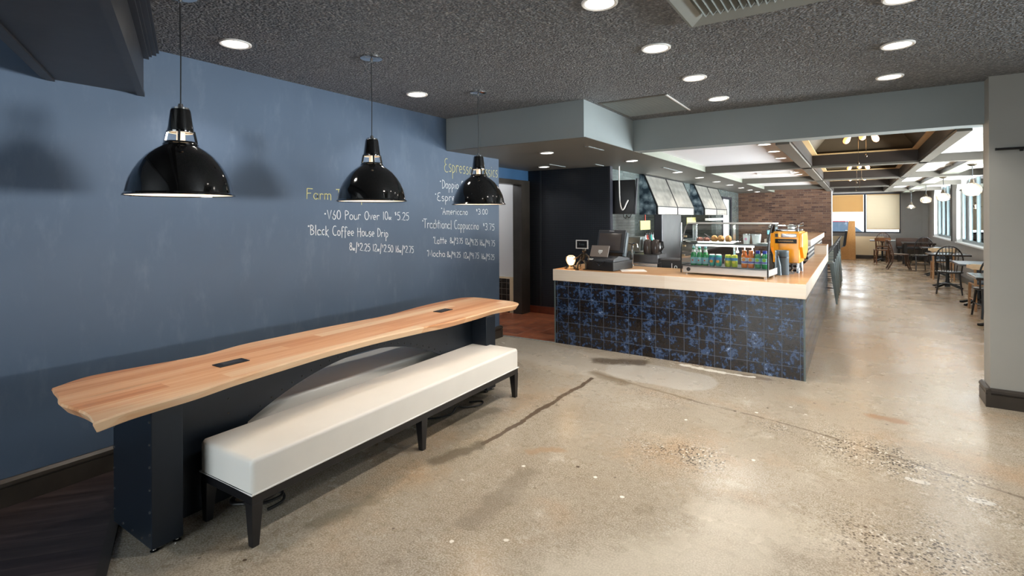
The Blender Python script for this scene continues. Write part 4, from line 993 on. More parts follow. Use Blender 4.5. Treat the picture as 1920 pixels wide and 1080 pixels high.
def bench(loc, rz, label):
    t = thing('bench', label, 'bench', loc, rz, 'cream vinyl benches'); L, Wd = 2.50, 0.47
    b = MB(); n = 40; k2 = 8; loops = []
    def sect(y, ins):
        x0, x1, z0, z1 = -Wd / 2 + ins, Wd / 2 - ins, 0.262 + ins * 0.3, 0.432 - ins; r = 0.020; out = [(x0, y, z0), (x1, y, z0)]
        for a0, cx in ((0, x1 - r), (90, x0 + r)):
            for q in range(k2 + 1):
                a = math.radians(a0 + 90 * q / k2); out.append((cx + r * math.cos(a), y, z1 - r + r * math.sin(a)))
        return out
    for y, ins in [(-L / 2, 0.022), (-L / 2 + 0.006, 0.008), (-L / 2 + 0.022, 0.0)] + [(-L / 2 + 0.022 + (L - 0.044) * q / 10, 0) for q in range(1, 10)] + [(L / 2 - 0.022, 0), (L / 2 - 0.006, 0.008), (L / 2, 0.022)]: loops.append(sect(y, ins))
    b.loft(loops); cu = b.build('cushion', 'vinyl', t, ang=0.9)
    b = MB(); b.tube([(-Wd / 2, -L / 2, 0.262), (Wd / 2, -L / 2, 0.262), (Wd / 2, L / 2, 0.262), (-Wd / 2, L / 2, 0.262)], 0.005, 8, True); b.build('piping', 'vinyl_welt', cu)
    b = MB(); b.box(-Wd / 2 + 0.004, Wd / 2 - 0.004, -L / 2 + 0.004, L / 2 - 0.004, 0.212, 0.257, 0.003); b.build('frame', 'black_leg', t, smooth=False)
    for x in (-1, 1):
        for y in (-1, 0, 1):
            X, Y = x * (Wd / 2 - 0.032), y * (L / 2 - 0.032)
            b = MB(); b.taper((X + x * 0.006, Y + y * 0.006, 0), 0.036, 0.036, (X, Y, 0.215), 0.060, 0.060, 0.003); b.build('leg', 'black_leg', t, smooth=False)
bench((-2.705, 2.63, 0), math.radians(1.7), 'long cream vinyl bench with black tapered legs on the room side of the table')
bench((-3.342, 2.522, 0), 0, 'second cream bench behind the table, seen through the arch')

def cable(name, pts, r, lab, m='rubber'):
    b = MB(); P = [Vector(p) for p in pts]; out = []
    for i in range(len(P) - 1):
        p0, p1, p2, p3 = P[max(0, i - 1)], P[i], P[i + 1], P[min(len(P) - 1, i + 2)]
        for k in range(6):
            t_ = k / 6; out.append(0.5 * (2 * p1 + (-p0 + p2) * t_ + (2 * p0 - 5 * p1 + 4 * p2 - p3) * t_ ** 2 + (-p0 + 3 * p1 - 3 * p2 + p3) * t_ ** 3))
    out.append(P[-1]); b.tube(out, r, 8); o = b.build(name, m); return o
pts = []
for k in range(44):
    a = k * 0.62; R = 0.095 + 0.022 * math.sin(k * 1.3); pts.append((-2.78 + R * math.cos(a), 1.62 + 1.3 * R * math.sin(a), 0.010 + 0.0026 * k + 0.02 * (1 + math.sin(a * 0.5)) * min(1, k / 8)))
tag(cable('power_cable', pts, 0.008, ''), 'coil of black power cable on the floor under the near end of the bench', 'cable')
tag(cable('loose_cable', [(-2.86, 3.02, 0.008), (-2.78, 3.10, 0.008), (-2.73, 3.22, 0.012), (-2.76, 3.33, 0.03), (-2.72, 3.40, 0.012), (-2.66, 3.52, 0.008), (-2.70, 3.60, 0.008), (-2.78, 3.52, 0.008)], 0.006, ''), 'loose black cable on the floor under the far half of the bench', 'cable')

# ================================================================== COUNTER
CR = math.atan2(5.728 - 5.817, 2.806)
ct = thing('counter', 'corner service counter faced in mottled blue tile', 'counter', (-0.40, 5.731, 0), 0)
TOP = 0.941
# local: x from -2.80 (left) to 0 (right corner), y going back
b = MB(); b.box(-2.795, 0.0, 0.0, 0.12, 0, 0.795); b.build('tiled_front', 'blue_tile', ct, smooth=False).rotation_euler = (0, 0, CR)
b = MB(); b.box(-0.12, -0.0, 0.12, 5.15, 0, 0.795); b.build('tiled_side', 'blue_tile_side', ct, smooth=False)
b = MB(); b.box(-0.012, 0.004, -0.005, 0.012, 0, 0.795); b.box(-2.80, -2.785, 0.083, 0.10, 0, 0.795); b.build('corner_strip', 'grey_frame', ct, smooth=False)
b = MB(); b.box(-2.795, -2.70, 0.20, 0.86, 0, 0.795); b.box(-2.70, -0.12, 0.72, 0.82, 0, 0.795); b.build('carcass', 'black_plastic', ct, smooth=False)
b = MB(); b.prism([(-2.815, 0.073), (0.012, -0.016), (0.012, 4.56), (-0.17, 4.56), (-0.17, 0.90), (-2.815, 0.97)], 'z', 0.795, TOP, 0.006); tint_top_faces(b.build('worktop', 'maple', ct, smooth=False), 'maple_reflect')
b = MB(); b.box(-0.17, 0.012, 4.56, 5.16, 0.795, 1.095, 0.005); tint_top_faces(b.build('raised_block', 'maple', ct, smooth=False), 'maple_reflect')
# bar behind, with stools
br = thing('bar', 'raised bar with pale wooden top and ribbed metal front behind the counter', 'bar', (-0.69, 10.95, 0))
tint_top_faces(MB().box(-0.75, 0.03, 0.02, 5.1, 1.04, 1.16, 0.005).build('bar_top', 'maple', br, smooth=False), 'maple_reflect')
MB().box(-0.60, -0.02, 0.06, 5.0, 0, 1.04).build('bar_front', 'ribbed', br, smooth=False)
# inner work table and back counter
wt = thing('work_table', 'low stainless work table behind the counter', 'work table', (-1.62, 7.0, 0))
MB().box(-0.95, 0.85, -0.33, 0.33, 0.82, 0.86, 0.004).build('top', 'steel', wt, smooth=False)
for x in (-0.9, 0.8):
    for y in (-0.28, 0.28): MB().cyl((x, y, 0), (x, y, 0.82), 0.02, n=12).build('leg', 'steel', wt)
bc = thing('back_counter', 'dark back counter with stainless top along the kitchen wall', 'counter', (-2.93, 11.6, 0))
MB().box(-0.34, 0.30, -4.0, 4.0, 0, 0.86).build('base', 'black_plastic', bc, smooth=False); MB().box(-0.34, 0.34, -4.0, 4.0, 0.86, 0.90, 0.004).build('top', 'dark_steel', bc, smooth=False)

# hoods over the serving opening
def hood(y0, y1, lab):
    t = thing('hood', lab, 'hood', (XK, (y0 + y1) / 2, 1.64), 0, 'stainless hoods over the serving opening'); h = (y1 - y0) / 2; tp = SZ - 1.64 - 0.012
    for ya, yb in ((-h, -h + 0.03), (h - 0.03, h)): MB().prism([(0, 0), (0.33, 0), (0.33, 0.15), (0.085, tp), (0, tp)], 'y', ya, yb).build('side_panel', 'swirl', t, smooth=False)
    for ya, yb in ((-h + 0.03, -0.02), (0.02, h - 0.03)):
        b = MB(); b.prism([(0.325, 0.155), (0.335, 0.155), (0.09, tp), (0.08, tp)], 'y', ya, yb); b.build('sloping_panel', 'quilt', t, smooth=False)
        MB().box(0.315, 0.335, ya, yb, 0.0, 0.14).build('apron', 'quilt', t, smooth=False)
    b = MB()
    for ya, yb in ((-h - 0.004, -h + 0.035), (-0.025, 0.025), (h - 0.035, h + 0.004)):
        b.prism([(0.32, 0.14), (0.345, 0.14), (0.098, tp), (0.075, tp)], 'y', ya, yb); b.box(0.312, 0.342, ya, yb, -0.004, 0.15)
    b.box(0.31, 0.345, -h, h, 0.138, 0.156); b.box(0.05, 0.10, -h, h, tp - 0.02, tp); b.build('black_edging', 'black_plastic', t, smooth=False)
    MB().box(0.01, 0.31, -h + 0.03, h - 0.03, 0.10, 0.12).build('filter', 'dark_steel', t)
hood(9.2, 11.75, 'nearer of two sloped stainless hoods, with swirled steel side'); hood(12.72, 15.3, 'farther of two sloped stainless hoods on the kitchen wall')

# wall screen seen from behind with its cable
t = thing('wall_screen', 'black screen on a wall bracket beside the pegboard, seen from behind', 'screen', (-3.0, 7.68, 1.64))
MB().cbox((-0.01, 0, 0.27), (0.40, 0.05, 0.53), (0, 0, 0.12), 0.008).build('shell_and_shade', 'black_plastic', t); MB().cbox((0.205, 0.02, 0.275), (0.022, 0.07, 0.555), (0, 0.06, 0.12), 0.006).build('bezel', 'dark_plastic', t)  # black slab also stands for the shadow on the tile wall
MB().box(-0.29, -0.05, 0.0, 0.05, 0.22, 0.32).build('bracket', 'gunmetal', t)
tag(cable('conduit', [(-3.03, 7.60, SZ), (-3.03, 7.60, 2.1), (-3.02, 7.60, 1.85), (-2.985, 7.59, 1.72), (-2.95, 7.59, 1.73), (-2.915, 7.59, 1.80), (-2.885, 7.60, 1.86)], 0.011, '', 'trim_white'), 'white cable running down in front of the black wall screen', 'cable')
tag(cable('dangling_wire', [(-2.98, 7.64, 1.66), (-2.97, 7.64, 1.60), (-2.94, 7.64, 1.58), (-2.93, 7.64, 1.63), (-2.90, 7.64, 1.59), (-2.87, 7.64, 1.60), (-2.85, 7.64, 1.65)], 0.006, ''), 'thin black wires dangling below the wall screen', 'cable')
# small framed sign on the pegboard
t = thing('framed_sign', 'small dark sign in a silver frame on the pegboard', 'sign', (-3.60, 7.465, 1.10))
b = MB(); 
for q in ((-0.105, 0.105, 0.0, 0.014), (-0.105, 0.105, 0.124, 0.138), (-0.105, -0.091, 0.014, 0.124), (0.091, 0.105, 0.014, 0.124)): b.box(q[0], q[1], -0.018, 0.0, q[2], q[3])
b.build('frame', 'trim_white', t, smooth=False); MB().box(-0.091, 0.091, -0.010, 0, 0.014, 0.124).build('board', 'black_plastic', t)
b = MB(); b.box(-0.045, -0.037, -0.012, -0.010, 0.055, 0.09)
for k in range(4): b.tube(arc3((-0.015 + k * 0.016, -0.011, 0.066), 0.008, 0, PI * 1.7, 8, 'xz', 0.010), 0.0018, 5)
b.build('lettering', 'galv', t)
# ================================================================== THINGS ON THE COUNTER
# figure lamp at the left end
t = thing('figure_lamp', 'glowing jar lamp with a small dark metal figure, at the left counter end', 'lamp', (-3.02, 5.93, TOP), -0.36)
MB().lathe([(0.0, 0), (0.082, 0), (0.084, 0.010), (0.06, 0.022), (0.040, 0.035), (0.036, 0.05), (0, 0.05)], n=28).build('base', 'bronze', t)
MB().lathe([(0.030, 0.048), (0.045, 0.065), (0.062, 0.105), (0.066, 0.135), (0.056, 0.160), (0.030, 0.172), (0, 0.174)], n=28).build('jar', 'globe_glass', t)
MB().lathe([(0.022, 0.05), (0.036, 0.075), (0.050, 0.11), (0.048, 0.135), (0.03, 0.150), (0, 0.154)], n=24).build('glow_bulb', glow('jar_glow', (1, 0.62, 0.30, 1), 7.0), t)
lamp('jar_light', 'POINT', (0, -0.09, 0.10), 1.2, AMBER, t, shadow_soft_size=0.05)
b = MB()   # figure: feet, legs, torso, head, arm reaching to the jar
hip, neck = Vector((0.205, -0.005, 0.135)), Vector((0.235, 0.0, 0.205))
for kx, ky in ((0.175, -0.05), (0.235, 0.03)):
    b.tube([(hip.x, ky * 0.4, hip.z), (kx + 0.005, ky, 0.075), (kx - 0.002, ky, 0.012)], 0.014, 10, r1=0.010); b.cbox((kx - 0.012, ky, 0.008), (0.055, 0.026, 0.016), (0, 0, 0), 0.006)
b.tube([hip, (0.222, 0, 0.165), neck], 0.026, 12, r1=0.030); b.tube([neck, (0.242, 0, 0.228)], 0.012, 10)
b.ball((0.246, 0, 0.245), 0.026, (1.1, 1.0, 0.95), 14, 9)
b.tube([(0.236, -0.03, 0.203), (0.175, -0.035, 0.165), (0.118, -0.03, 0.142), (0.078, -0.02, 0.132)], 0.011, 8, r1=0.007)
b.tube([(0.236, 0.03, 0.203), (0.27, 0.05, 0.165), (0.285, 0.035, 0.13)], 0.011, 8, r1=0.008)
b.ball((0.076, -0.018, 0.131), 0.010, (1, 1, 1), 8, 6); b.ball((0.287, 0.033, 0.126), 0.011, (1, 1, 1), 8, 6)
b.build('metal_figure', 'bronze', t, ang=1.0)
b = MB(); b.tube([(0.072, 0.02, 0.02), (0.11, 0.03, 0.018), (0.15, 0.03, 0.022)], 0.008, 8); b.tube(arc3((0.115, 0.03, 0.06), 0.03, 0, 2 * PI * 15 / 16, 15, 'xz'), 0.007, 8, True); b.build('pipe_valve', 'bronze', t)

# point-of-sale terminal on its cash drawer
t = thing('till', 'black till with angled touchscreen standing on a cash drawer', 'till', (-2.60, 6.18, TOP), -0.08)
MB().box(-0.19, 0.19, -0.27, 0.27, 0.0, 0.108, 0.006).build('cash_drawer', 'black_plastic', t, smooth=False)
b = MB(); b.lathe([(0.012, -0.272), (0.012, -0.279), (0.006, -0.280), (0, -0.280)], (0, 0, 0.07), 14, 'Y'); b.build('drawer_lock', 'chrome', t)
b = MB(); b.prism([(-0.25, 0.108), (0.22, 0.108), (0.20, 0.135), (-0.10, 0.175), (-0.24, 0.135)], 'x', -0.17, 0.18, 0.004); b.build('terminal_base', 'dark_plastic', t, smooth=False)
b = MB(); tilt = -0.28
b.cbox((0.0, 0.06, 0.345), (0.385, 0.045, 0.30), (tilt, 0, 0), 0.010); b.build('monitor', 'dark_plastic', t, smooth=False)
MB().cbox((-0.01, 0.030, 0.342), (0.31, 0.012, 0.225), (tilt, 0, 0), 0.004).build('monitor_back_panel', 'screen', t)
MB().cbox((0.0, 0.075, 0.478), (0.07, 0.006, 0.012), (tilt, 0, 0)).build('nameplate', 'steel', t)
MB().cbox((0.19, 0.075, 0.31), (0.03, 0.06, 0.31), (tilt, 0, 0), 0.006).build('side_reader', 'slate_can', t)
d_ = MB(); d_.cbox((-0.035, -0.19, 0.232), (0.245, 0.018, 0.150), (-0.42, 0, 0), 0.004); cdp = d_.build('customer_display', 'taupe_plastic', t, smooth=False)
b = MB()
for k, (w_, z_) in enumerate(((0.055, 0.245), (0.06, 0.232), (0.045, 0.219), (0.014, 0.205))): b.cbox((-0.02, -0.19 - 0.011 + (z_ - 0.232) * 0.445, z_), (w_, 0.003, 0.008), (-0.42, 0, 0))
b.build('logo', 'white_label', cdp, smooth=False)
MB().box(-0.165, -0.10, -0.262, -0.235, 0.128, 0.142).build('card_slot_light', 'white_label', t)
tag(cable('till_cable', [(-2.70, 5.90, TOP + 0.135), (-2.66, 5.885, TOP + 0.11), (-2.62, 5.882, TOP + 0.075), (-2.57, 5.882, TOP + 0.085), (-2.53, 5.885, TOP + 0.125)], 0.004, ''), 'thin black cable looping over the front of the cash drawer', 'cable')
b = MB(); b.cbox((0, 0, 0.003), (0.30, 0.22, 0.006), (0, 0, 0)); o = b.build('paper_stack', 'paper', None, smooth=False, loc=(-2.26, 6.10, TOP)); o.rotation_euler = (0, 0, 0.5); tag(o, 'few sheets of white paper lying on the counter beside the till', 'paper')

# machines behind the counter
t = thing('chrome_tap', 'tall chrome tap standing behind the till', 'tap', (-2.46, 6.62, TOP - 0.005))
MB().lathe([(0.03, 0), (0.03, 0.02), (0.014, 0.035), (0.014, 0.30), (0, 0.30)], n=16).build('post', 'chrome', t); MB().tube([(0, 0, 0.29), (0.03, -0.01, 0.315), (0.07, -0.02, 0.305), (0.08, -0.02, 0.26)], 0.012, 10).build('spout', 'chrome', t); MB().tube([(0.0, 0, 0.30), (-0.05, 0.0, 0.315)], 0.008, 8).build('handle', 'black_plastic', t)
t = thing('coffee_brewer', 'stainless coffee brewer with a square grey hopper and black handles behind the till', 'coffee machine', (-2.28, 6.98, 0.86))
b = MB(); b.box(-0.36, 0.11, -0.22, 0.22, 0.03, 0.12, 0.006); b.build('base', 'steel', t, smooth=False)
b = MB(); b.box(-0.29, 0.10, -0.16, 0.22, 0.12, 0.23, 0.006); b.build('body', 'dark_steel', t, smooth=False)
b = MB(); b.taper((-0.255, -0.02, 0.27), 0.19, 0.18, (-0.255, -0.02, 0.47), 0.215, 0.20, 0.012); b.build('hopper', 'galv', t, smooth=False)
for k, x in enumerate((-0.08, 0.03)):
    b = MB(); b.lathe([(0.0, 0.23), (0.055, 0.23), (0.068, 0.30), (0.060, 0.40), (0.04, 0.43), (0, 0.43)], (x, -0.02, 0), 20); p = b.build('carafe', 'screen', t)
    MB().tube([(x + 0.05, -0.03, 0.41), (x + 0.10, -0.05, 0.40), (x + 0.11, -0.05, 0.33), (x + 0.065, -0.04, 0.27)], 0.012, 8).build('handle', 'black_plastic', p)
b = MB()
for x in (-0.32, 0.07):
    for y in (-0.18, 0.18): b.cyl((x, y, 0), (x, y, 0.03), 0.022, n=12)
b.build('foot', 'chrome', t)
t = thing('round_grinder', 'black rounded grinder housing behind the till', 'grinder', (-2.80, 6.95, 0.90))
MB().ball((0, 0, 0.26), 0.20, (0.75, 0.8, 1.3), 24, 14).build('housing', 'black_plastic', t); MB().lathe([(0.12, 0), (0.12, 0.03), (0.08, 0.06), (0, 0.06)], n=20).build('base', 'black_plastic', t)
t = thing('steel_cabinet', 'tall stainless cabinet with a dark side standing left of the display case', 'cabinet', (-2.73, 8.48, 0.90))
b = MB(); b.box(0.13, 0.235, -0.53, 0.53, 0, 0.74, 0.008); b.build('body', 'dark_plastic', t, smooth=False); b = MB(); b.box(0.235, 0.255, -0.53, 0.53, 0.02, 0.735, 0.004); b.build('door', 'dark_steel', t, smooth=False); MB().tube([(0.275, 0.45, 0.15), (0.275, 0.45, 0.60)], 0.012, 8).build('handle', 'chrome', t)
t = thing('dark_box', 'low black box with pale scrawled letters left of the display case', 'box', (-1.96, 6.90, 0.86))
MB().box(-0.17, 0.17, -0.10, 0.16, 0, 0.17, 0.006).build('body', 'black_plastic', t, smooth=False); MB().box(-0.18, 0.19, -0.11, 0.17, 0.17, 0.185, 0.004).build('lid', 'dark_steel', t, smooth=False)
b = MB(); b.tube([(-0.03, -0.102, 0.13), (-0.03, -0.102, 0.06)], 0.004, 6); b.tube(arc3((0.02, -0.102, 0.08), 0.016, 0, 2 * PI * 15 / 16, 15, 'xz', 0.02), 0.004, 6, True); b.build('lettering', 'white_label', t)
# kitchen pass shelf and what stands on it
t = thing('pass_shelf', 'stainless shelf running through the serving opening', 'shelf', (XK - 0.06, 12.2, 0.95)); MB().box(-0.2, 0.22, -3.2, 3.2, 0, 0.03, 0.004).build('shelf_board', 'dark_steel', t, smooth=False)
for (y, z0, w_, h_), lab in zip([(9.45, 1.36, 0.55, 0.17), (12.75, 1.42, 0.8, 0.16)], ['pale yellow card hanging in the near end of the serving opening', 'pale yellow card hanging in the far end of the serving opening']):
    b = MB(); b.box(-0.006, 0.006, -w_ / 2, w_ / 2, 0, h_); o = b.build('hanging_card', 'yellow_card', None, smooth=False, loc=(XK + 0.02, y, z0)); tag(o, lab, 'card', 'yellow cards at the serving opening')
    c = MB(); c.tube([(0, 0, h_), (0, 0, 1.67 - z0)], 0.012 if y < 10 else 0.005, 8); c.build('hanger', 'red_stripe' if y < 10 else 'gunmetal', o)
for k, y in enumerate((9.30, 9.40, 9.50, 9.60, 9.70)):
    t = thing('syrup_bottle', 'striped syrup bottle on the pass shelf, %s of five from the till side' % ('first', 'second', 'third', 'fourth', 'fifth')[k], 'bottle', (XK + 0.08, y, 0.98), 0, 'striped syrup bottles on the pass shelf')
    MB().lathe([(0, 0), (0.036, 0), (0.038, 0.18), (0.014, 0.24), (0.014, 0.29), (0, 0.29)], n=16).build('body', ('white_label', 'red_stripe', 'black_plastic', 'can_teal', 'white_label')[k], t); MB().lathe([(0.016, 0.285), (0.016, 0.32), (0, 0.32)], n=12).build('cap', 'black_plastic', t)
t = thing('hanging_heat_lamp', 'white tube heat lamp under the farther hood', 'heat lamp', (XK + 0.326, 14.0, 1.50)); MB().box(-0.05, 0.05, -1.0, 1.0, 0.0, 0.06, 0.01).build('housing', 'white_paint', t, smooth=False)
for y in (-0.8, 0.8): MB().cyl((0, y, 0.06), (0, y, 0.138), 0.008, n=8).build('rod', 'gunmetal', t)
for y, lab in ((10.6, 'stainless tray on the pass shelf below the nearer hood'), (13.2, 'stainless tray on the pass shelf below the farther hood')):
    t = thing('steel_tray', lab, 'tray', (XK + 0.06, y, 0.98), 0, 'steel trays on the pass shelf'); MB().loft([[(sx * a, sy * c, z) for sx, sy in ((-1, -1), (1, -1), (1, 1), (-1, 1))] for a, c, z in ((0.13, 0.40, 0.0), (0.15, 0.44, 0.10), (0.16, 0.46, 0.10), (0.155, 0.45, 0.095), (0.125, 0.39, 0.01))]).build('pan', 'steel', t, smooth=False)

# ---- display case with its contents
DR = math.radians(-6.0); CW, CD, CH = 0.930, 0.45, 0.590
DO = Vector((-1.665, 6.035, TOP)); DM = Matrix.Translation(DO) @ Matrix.Rotation(DR, 4, 'Z')
dc = thing('display_case', 'curved glass refrigerated display case on the pale counter', 'display case', DO, DR)
MB().box(0.015, CW - 0.015, 0.015, CD, 0.020, 0.095, 0.006).build('plinth', 'case_steel', dc, smooth=False)
b = MB()
for x in (0.05, CW - 0.05):
    for y in (0.06, CD - 0.06): b.lathe([(0, 0), (0.018, 0), (0.018, 0.022), (0, 0.022)], (x, y, 0), 14)
b.build('foot', 'chrome', dc)
prof = [(0.0, 0.095), (0.0, 0.20), (0.012, 0.30), (0.04, 0.39), (0.085, 0.47), (0.15, 0.535), (0.22, 0.575)]
back = [(CD, 0.575), (CD, 0.095)]
b = MB()
for s_ in ((0.012, CW - 0.012),):
    A_ = [(s_[0], y, z) for y, z in prof]; B_ = [(s_[1], y, z) for y, z in prof]
    va = [b.bm.verts.new(p) for p in A_]; vb = [b.bm.verts.new(p) for p in B_]
    for i in range(len(va) - 1): b.bm.faces.new((va[i], va[i + 1], vb[i + 1], vb[i]))
b.build('front_glass', 'case_glass', dc, ang=1.2)
for x in (0.006, CW - 0.006):
    b = MB(); b.bm.faces.new([b.bm.verts.new((x, y, z)) for y, z in prof + back]); b.build('side_glass', 'case_glass', dc, smooth=False)
    b = MB(); b.tube([(x, y, z) for y, z in [(-0.002, 0.02), (-0.002, 0.06)] + prof], 0.008, 8); b.build('edge_trim', 'black_plastic', dc)
b = MB(); b.box(0.0, CW, 0.20, CD, 0.572, CH, 0.006); b.build('top_cover', 'case_steel', dc, smooth=False)
b = MB(); b.box(0.012, 0.03, CD - 0.02, CD, 0.095, 0.572); b.box(CW - 0.03, CW - 0.012, CD - 0.02, CD, 0.095, 0.572); b.box(CW / 2 - 0.012, CW / 2 + 0.012, CD - 0.015, CD, 0.095, 0.572); b.build('rear_door_frame', 'steel', dc, smooth=False)
MB().box(0.03, CW - 0.03, 0.03, CD - 0.03, 0.095, 0.105).build('floor_deck', 'dark_steel', dc)
MB().box(0.03, CW - 0.03, 0.14, CD - 0.04, 0.345, 0.353).build('glass_shelf', 'case_glass', dc)
MB().box(0.03, CW - 0.03, 0.132, 0.142, 0.340, 0.356).build('shelf_edge', 'dark_steel', dc)
MB().box(0.13, 0.75, 0.135, 0.165, 0.322, 0.338).build('light_strip', 'led_strip', dc)
lamp('case_light', 'AREA', (CW / 2, 0.30, 0.56), 4.5, (1, 0.95, 0.88), dc, shape='RECTANGLE', size=0.7, size_y=0.03)
lamp('case_light_low', 'AREA', (CW / 2, 0.15, 0.318), 2.2, (1, 0.92, 0.82), dc, shape='RECTANGLE', size=0.6, size_y=0.03)
b = MB()
for x in (0.57, 0.645, 0.725): b.lathe([(0.0, 0.322), (0.006, 0.322), (0.006, 0.29), (0.016, 0.265), (0.016, 0.255), (0, 0.255)], (x, 0.19, 0), 12)
b.build('hanging_hook', 'white_label', dc)
b = MB()
for x in (0.016, CW - 0.016):
    for z in (0.20, 0.31, 0.42): b.box(x - 0.006, x + 0.006, 0.05 + (z - 0.2) * 0.3, 0.075 + (z - 0.2) * 0.3, z, z + 0.02)
b.build('hinge_clip', 'gold_trim', dc)
MB().lathe([(0.022, 0), (0.022, -0.004), (0, -0.005)], (0.085, 0.014, 0.06), 18, 'Y').build('badge', 'gunmetal', dc)
def inc(x, y, z): return DM @ Vector((x, y, z))
def bottle_green(x, y, lab):
    t = thing('water_bottle', lab, 'bottle', inc(x, y, 0.105), DR, 'green water bottles in the display case')
    MB().lathe([(0, 0), (0.030, 0), (0.032, 0.01), (0.032, 0.105), (0.028, 0.130), (0.016, 0.165), (0.0125, 0.205), (0.013, 0.215), (0, 0.215)], n=20).build('glass_body', 'green_glass', t)
    MB().lathe([(0.0332, 0.018), (0.0332, 0.092)], n=20).build('label', 'pale_label', t); MB().lathe([(0.0225, 0.150), (0.016, 0.178)], n=16).build('neck_label', 'white_label', t)
    b = MB(); b.lathe([(0, 0), (0.009, 0), (0, -0.001)], (0, -0.0335, 0.058), 10, 'Y'); b.build('label_star', 'red_stripe', t)
    MB().lathe([(0.014, 0.196), (0.0142, 0.218), (0, 0.220)], n=16).build('cap', 'pale_label', t)
for x, w_ in zip((0.118, 0.186, 0.254), ('leftmost', 'middle', 'rightmost')): bottle_green(x, 0.085, 'green sparkling water bottle with blue label, %s of three in the display case' % w_)
def can(x, y, lab, kind):
    t = thing('drink_can', lab, 'can', inc(x, y, 0.105), DR, 'drink cans in the display case')
    a, bnd, prt, lid = {'teal': ('can_teal', 'can_blue', 'can_orange', 'white_label'), 'lime': ('can_lime', 'can_blue', 'can_yellow', 'can_yellow')}[kind]
    MB().lathe([(0, 0), (0.026, 0), (0.032, 0.010), (0.032, 0.115), (0.027, 0.126), (0, 0.124)], n=20).build('body', a, t)
    MB().lathe([(0.0328, 0.070), (0.0328, 0.100)], n=20).build('band', bnd, t)
    b = MB(); b.lathe([(0, 0), (0.018, -0.0), (0.016, -0.004), (0, -0.006)], (0, -0.030, 0.055), 14, 'Y'); b.build('fruit_print', prt, t)
    MB().lathe([(0.0285, 0.122), (0.029, 0.130), (0.026, 0.132), (0, 0.130)], n=20).build('foil_lid', lid, t)
for x, w_, k in ((0.328, 'left one of the pair of teal cans with orange print', 'teal'), (0.398, 'right one of the pair of teal cans with orange print', 'teal'), (0.500, 'left one of the pair of yellow-lidded lime cans', 'lime'), (0.568, 'right one of the pair of yellow-lidded lime cans', 'lime')): can(x, 0.085, w_ + ' in the display case', k)
def juice(x, y, lab, kind):
    t = thing('juice_bottle', lab, 'bottle', inc(x, y, 0.105), DR, 'juice bottles in the display case')
    MB().lathe([(0, 0), (0.028, 0), (0.031, 0.01), (0.031, 0.12), (0.029, 0.135), (0.022, 0.150), (0.019, 0.158), (0, 0.158)], n=20).build('body', 'juice_orange' if kind == 'o' else 'juice_green', t)
    MB().lathe([(0.0318, 0.045), (0.0318, 0.108)], n=20).build('label', 'white_label' if kind == 'o' else 'pale_label', t)
    MB().lathe([(0.0323, 0.052), (0.0323, 0.070)], n=20).build('label_band', 'purple_label', t)
    b = MB(); b.lathe([(0, 0), (0.018, 0), (0, -0.003)], (0, -0.032, 0.088), 14, 'Y'); b.build('fruit_print', 'can_orange' if kind == 'o' else 'lime_print', t)
    MB().lathe([(0.021, 0.156), (0.021, 0.185), (0.018, 0.188), (0, 0.188)], n=18).build('cap', 'juice_orange' if kind == 'o' else 'cap_blue', t)
for x, w_, k in ((0.670, 'left one of two orange juice bottles', 'o'), (0.738, 'right one of two orange juice bottles', 'o'), (0.806, 'left one of two green juice bottles with blue caps', 'g'), (0.874, 'right one of two green juice bottles with blue caps', 'g')): juice(x, 0.085, w_ + ' in the display case', k)
t = thing('tub', 'white lidded tub at the right end of the lower display shelf', 'tub', inc(0.86, 0.20, 0.105), DR); MB().lathe([(0, 0), (0.035, 0), (0.042, 0.13), (0, 0.13)], n=20).build('tub_body', 'frost_cup', t); MB().lathe([(0.046, 0.128), (0.047, 0.150), (0, 0.152)], n=20).build('lid', 'white_label', t)
t = thing('snack_jar', 'small brown snack jar behind the cans in the display case', 'jar', inc(0.45, 0.20, 0.105), DR); MB().lathe([(0, 0), (0.022, 0), (0.024, 0.06), (0, 0.06)], n=16).build('jar_body', 'pastry_dark', t); MB().lathe([(0.024, 0.058), (0.024, 0.078), (0, 0.078)], n=16).build('lid', 'gold_trim', t)
t = thing('pastry_tray', 'shallow steel tray of pastries on the glass shelf', 'tray', inc(0.31, 0.255, 0.354), DR)
MB().loft([[(sx * a, sy * c, z) for sx, sy in ((-1, -1), (1, -1), (1, 1), (-1, 1))] for a, c, z in ((0.22, 0.085, 0.0), (0.255, 0.105, 0.022), (0.262, 0.110, 0.022), (0.225, 0.09, 0.004))]).build('pan', 'steel', t, smooth=False)
def lumpy(name, loc, r, sc, m, lab, cat, grp, seed):
    b = MB(); b.ball((0, 0, r * sc[2]), r, sc, 20, 12); random.seed(seed)
    ph = [random.uniform(0, 6) for _ in range(4)]
    for v in b.bm.verts:
        a = math.atan2(v.co.y, v.co.x); k = 1 + 0.10 * math.sin(3 * a + ph[0]) + 0.06 * math.sin(5 * a + ph[1] + v.co.z * 60); v.co.x *= k; v.co.y *= k; v.co.z *= 1 + 0.08 * math.sin(4 * a + ph[2])
    o = b.build(name, m, None, ang=2.0, loc=loc); o.rotation_euler = (0, 0, DR + ph[3] * 0.1); return tag(o, lab, cat, grp)
zt = 0.354 + 0.006
for k, (x, y, w_) in enumerate(((0.140, 0.235, 'leftmost'), (0.215, 0.235, 'second'))): lumpy('berry_muffin', inc(x, y, zt), 0.036, (1, 1, 0.8), 'pastry_dark', 'dark berry muffin on the pastry tray, %s from the left' % w_, 'pastry', 'berry muffins', 20 + k)
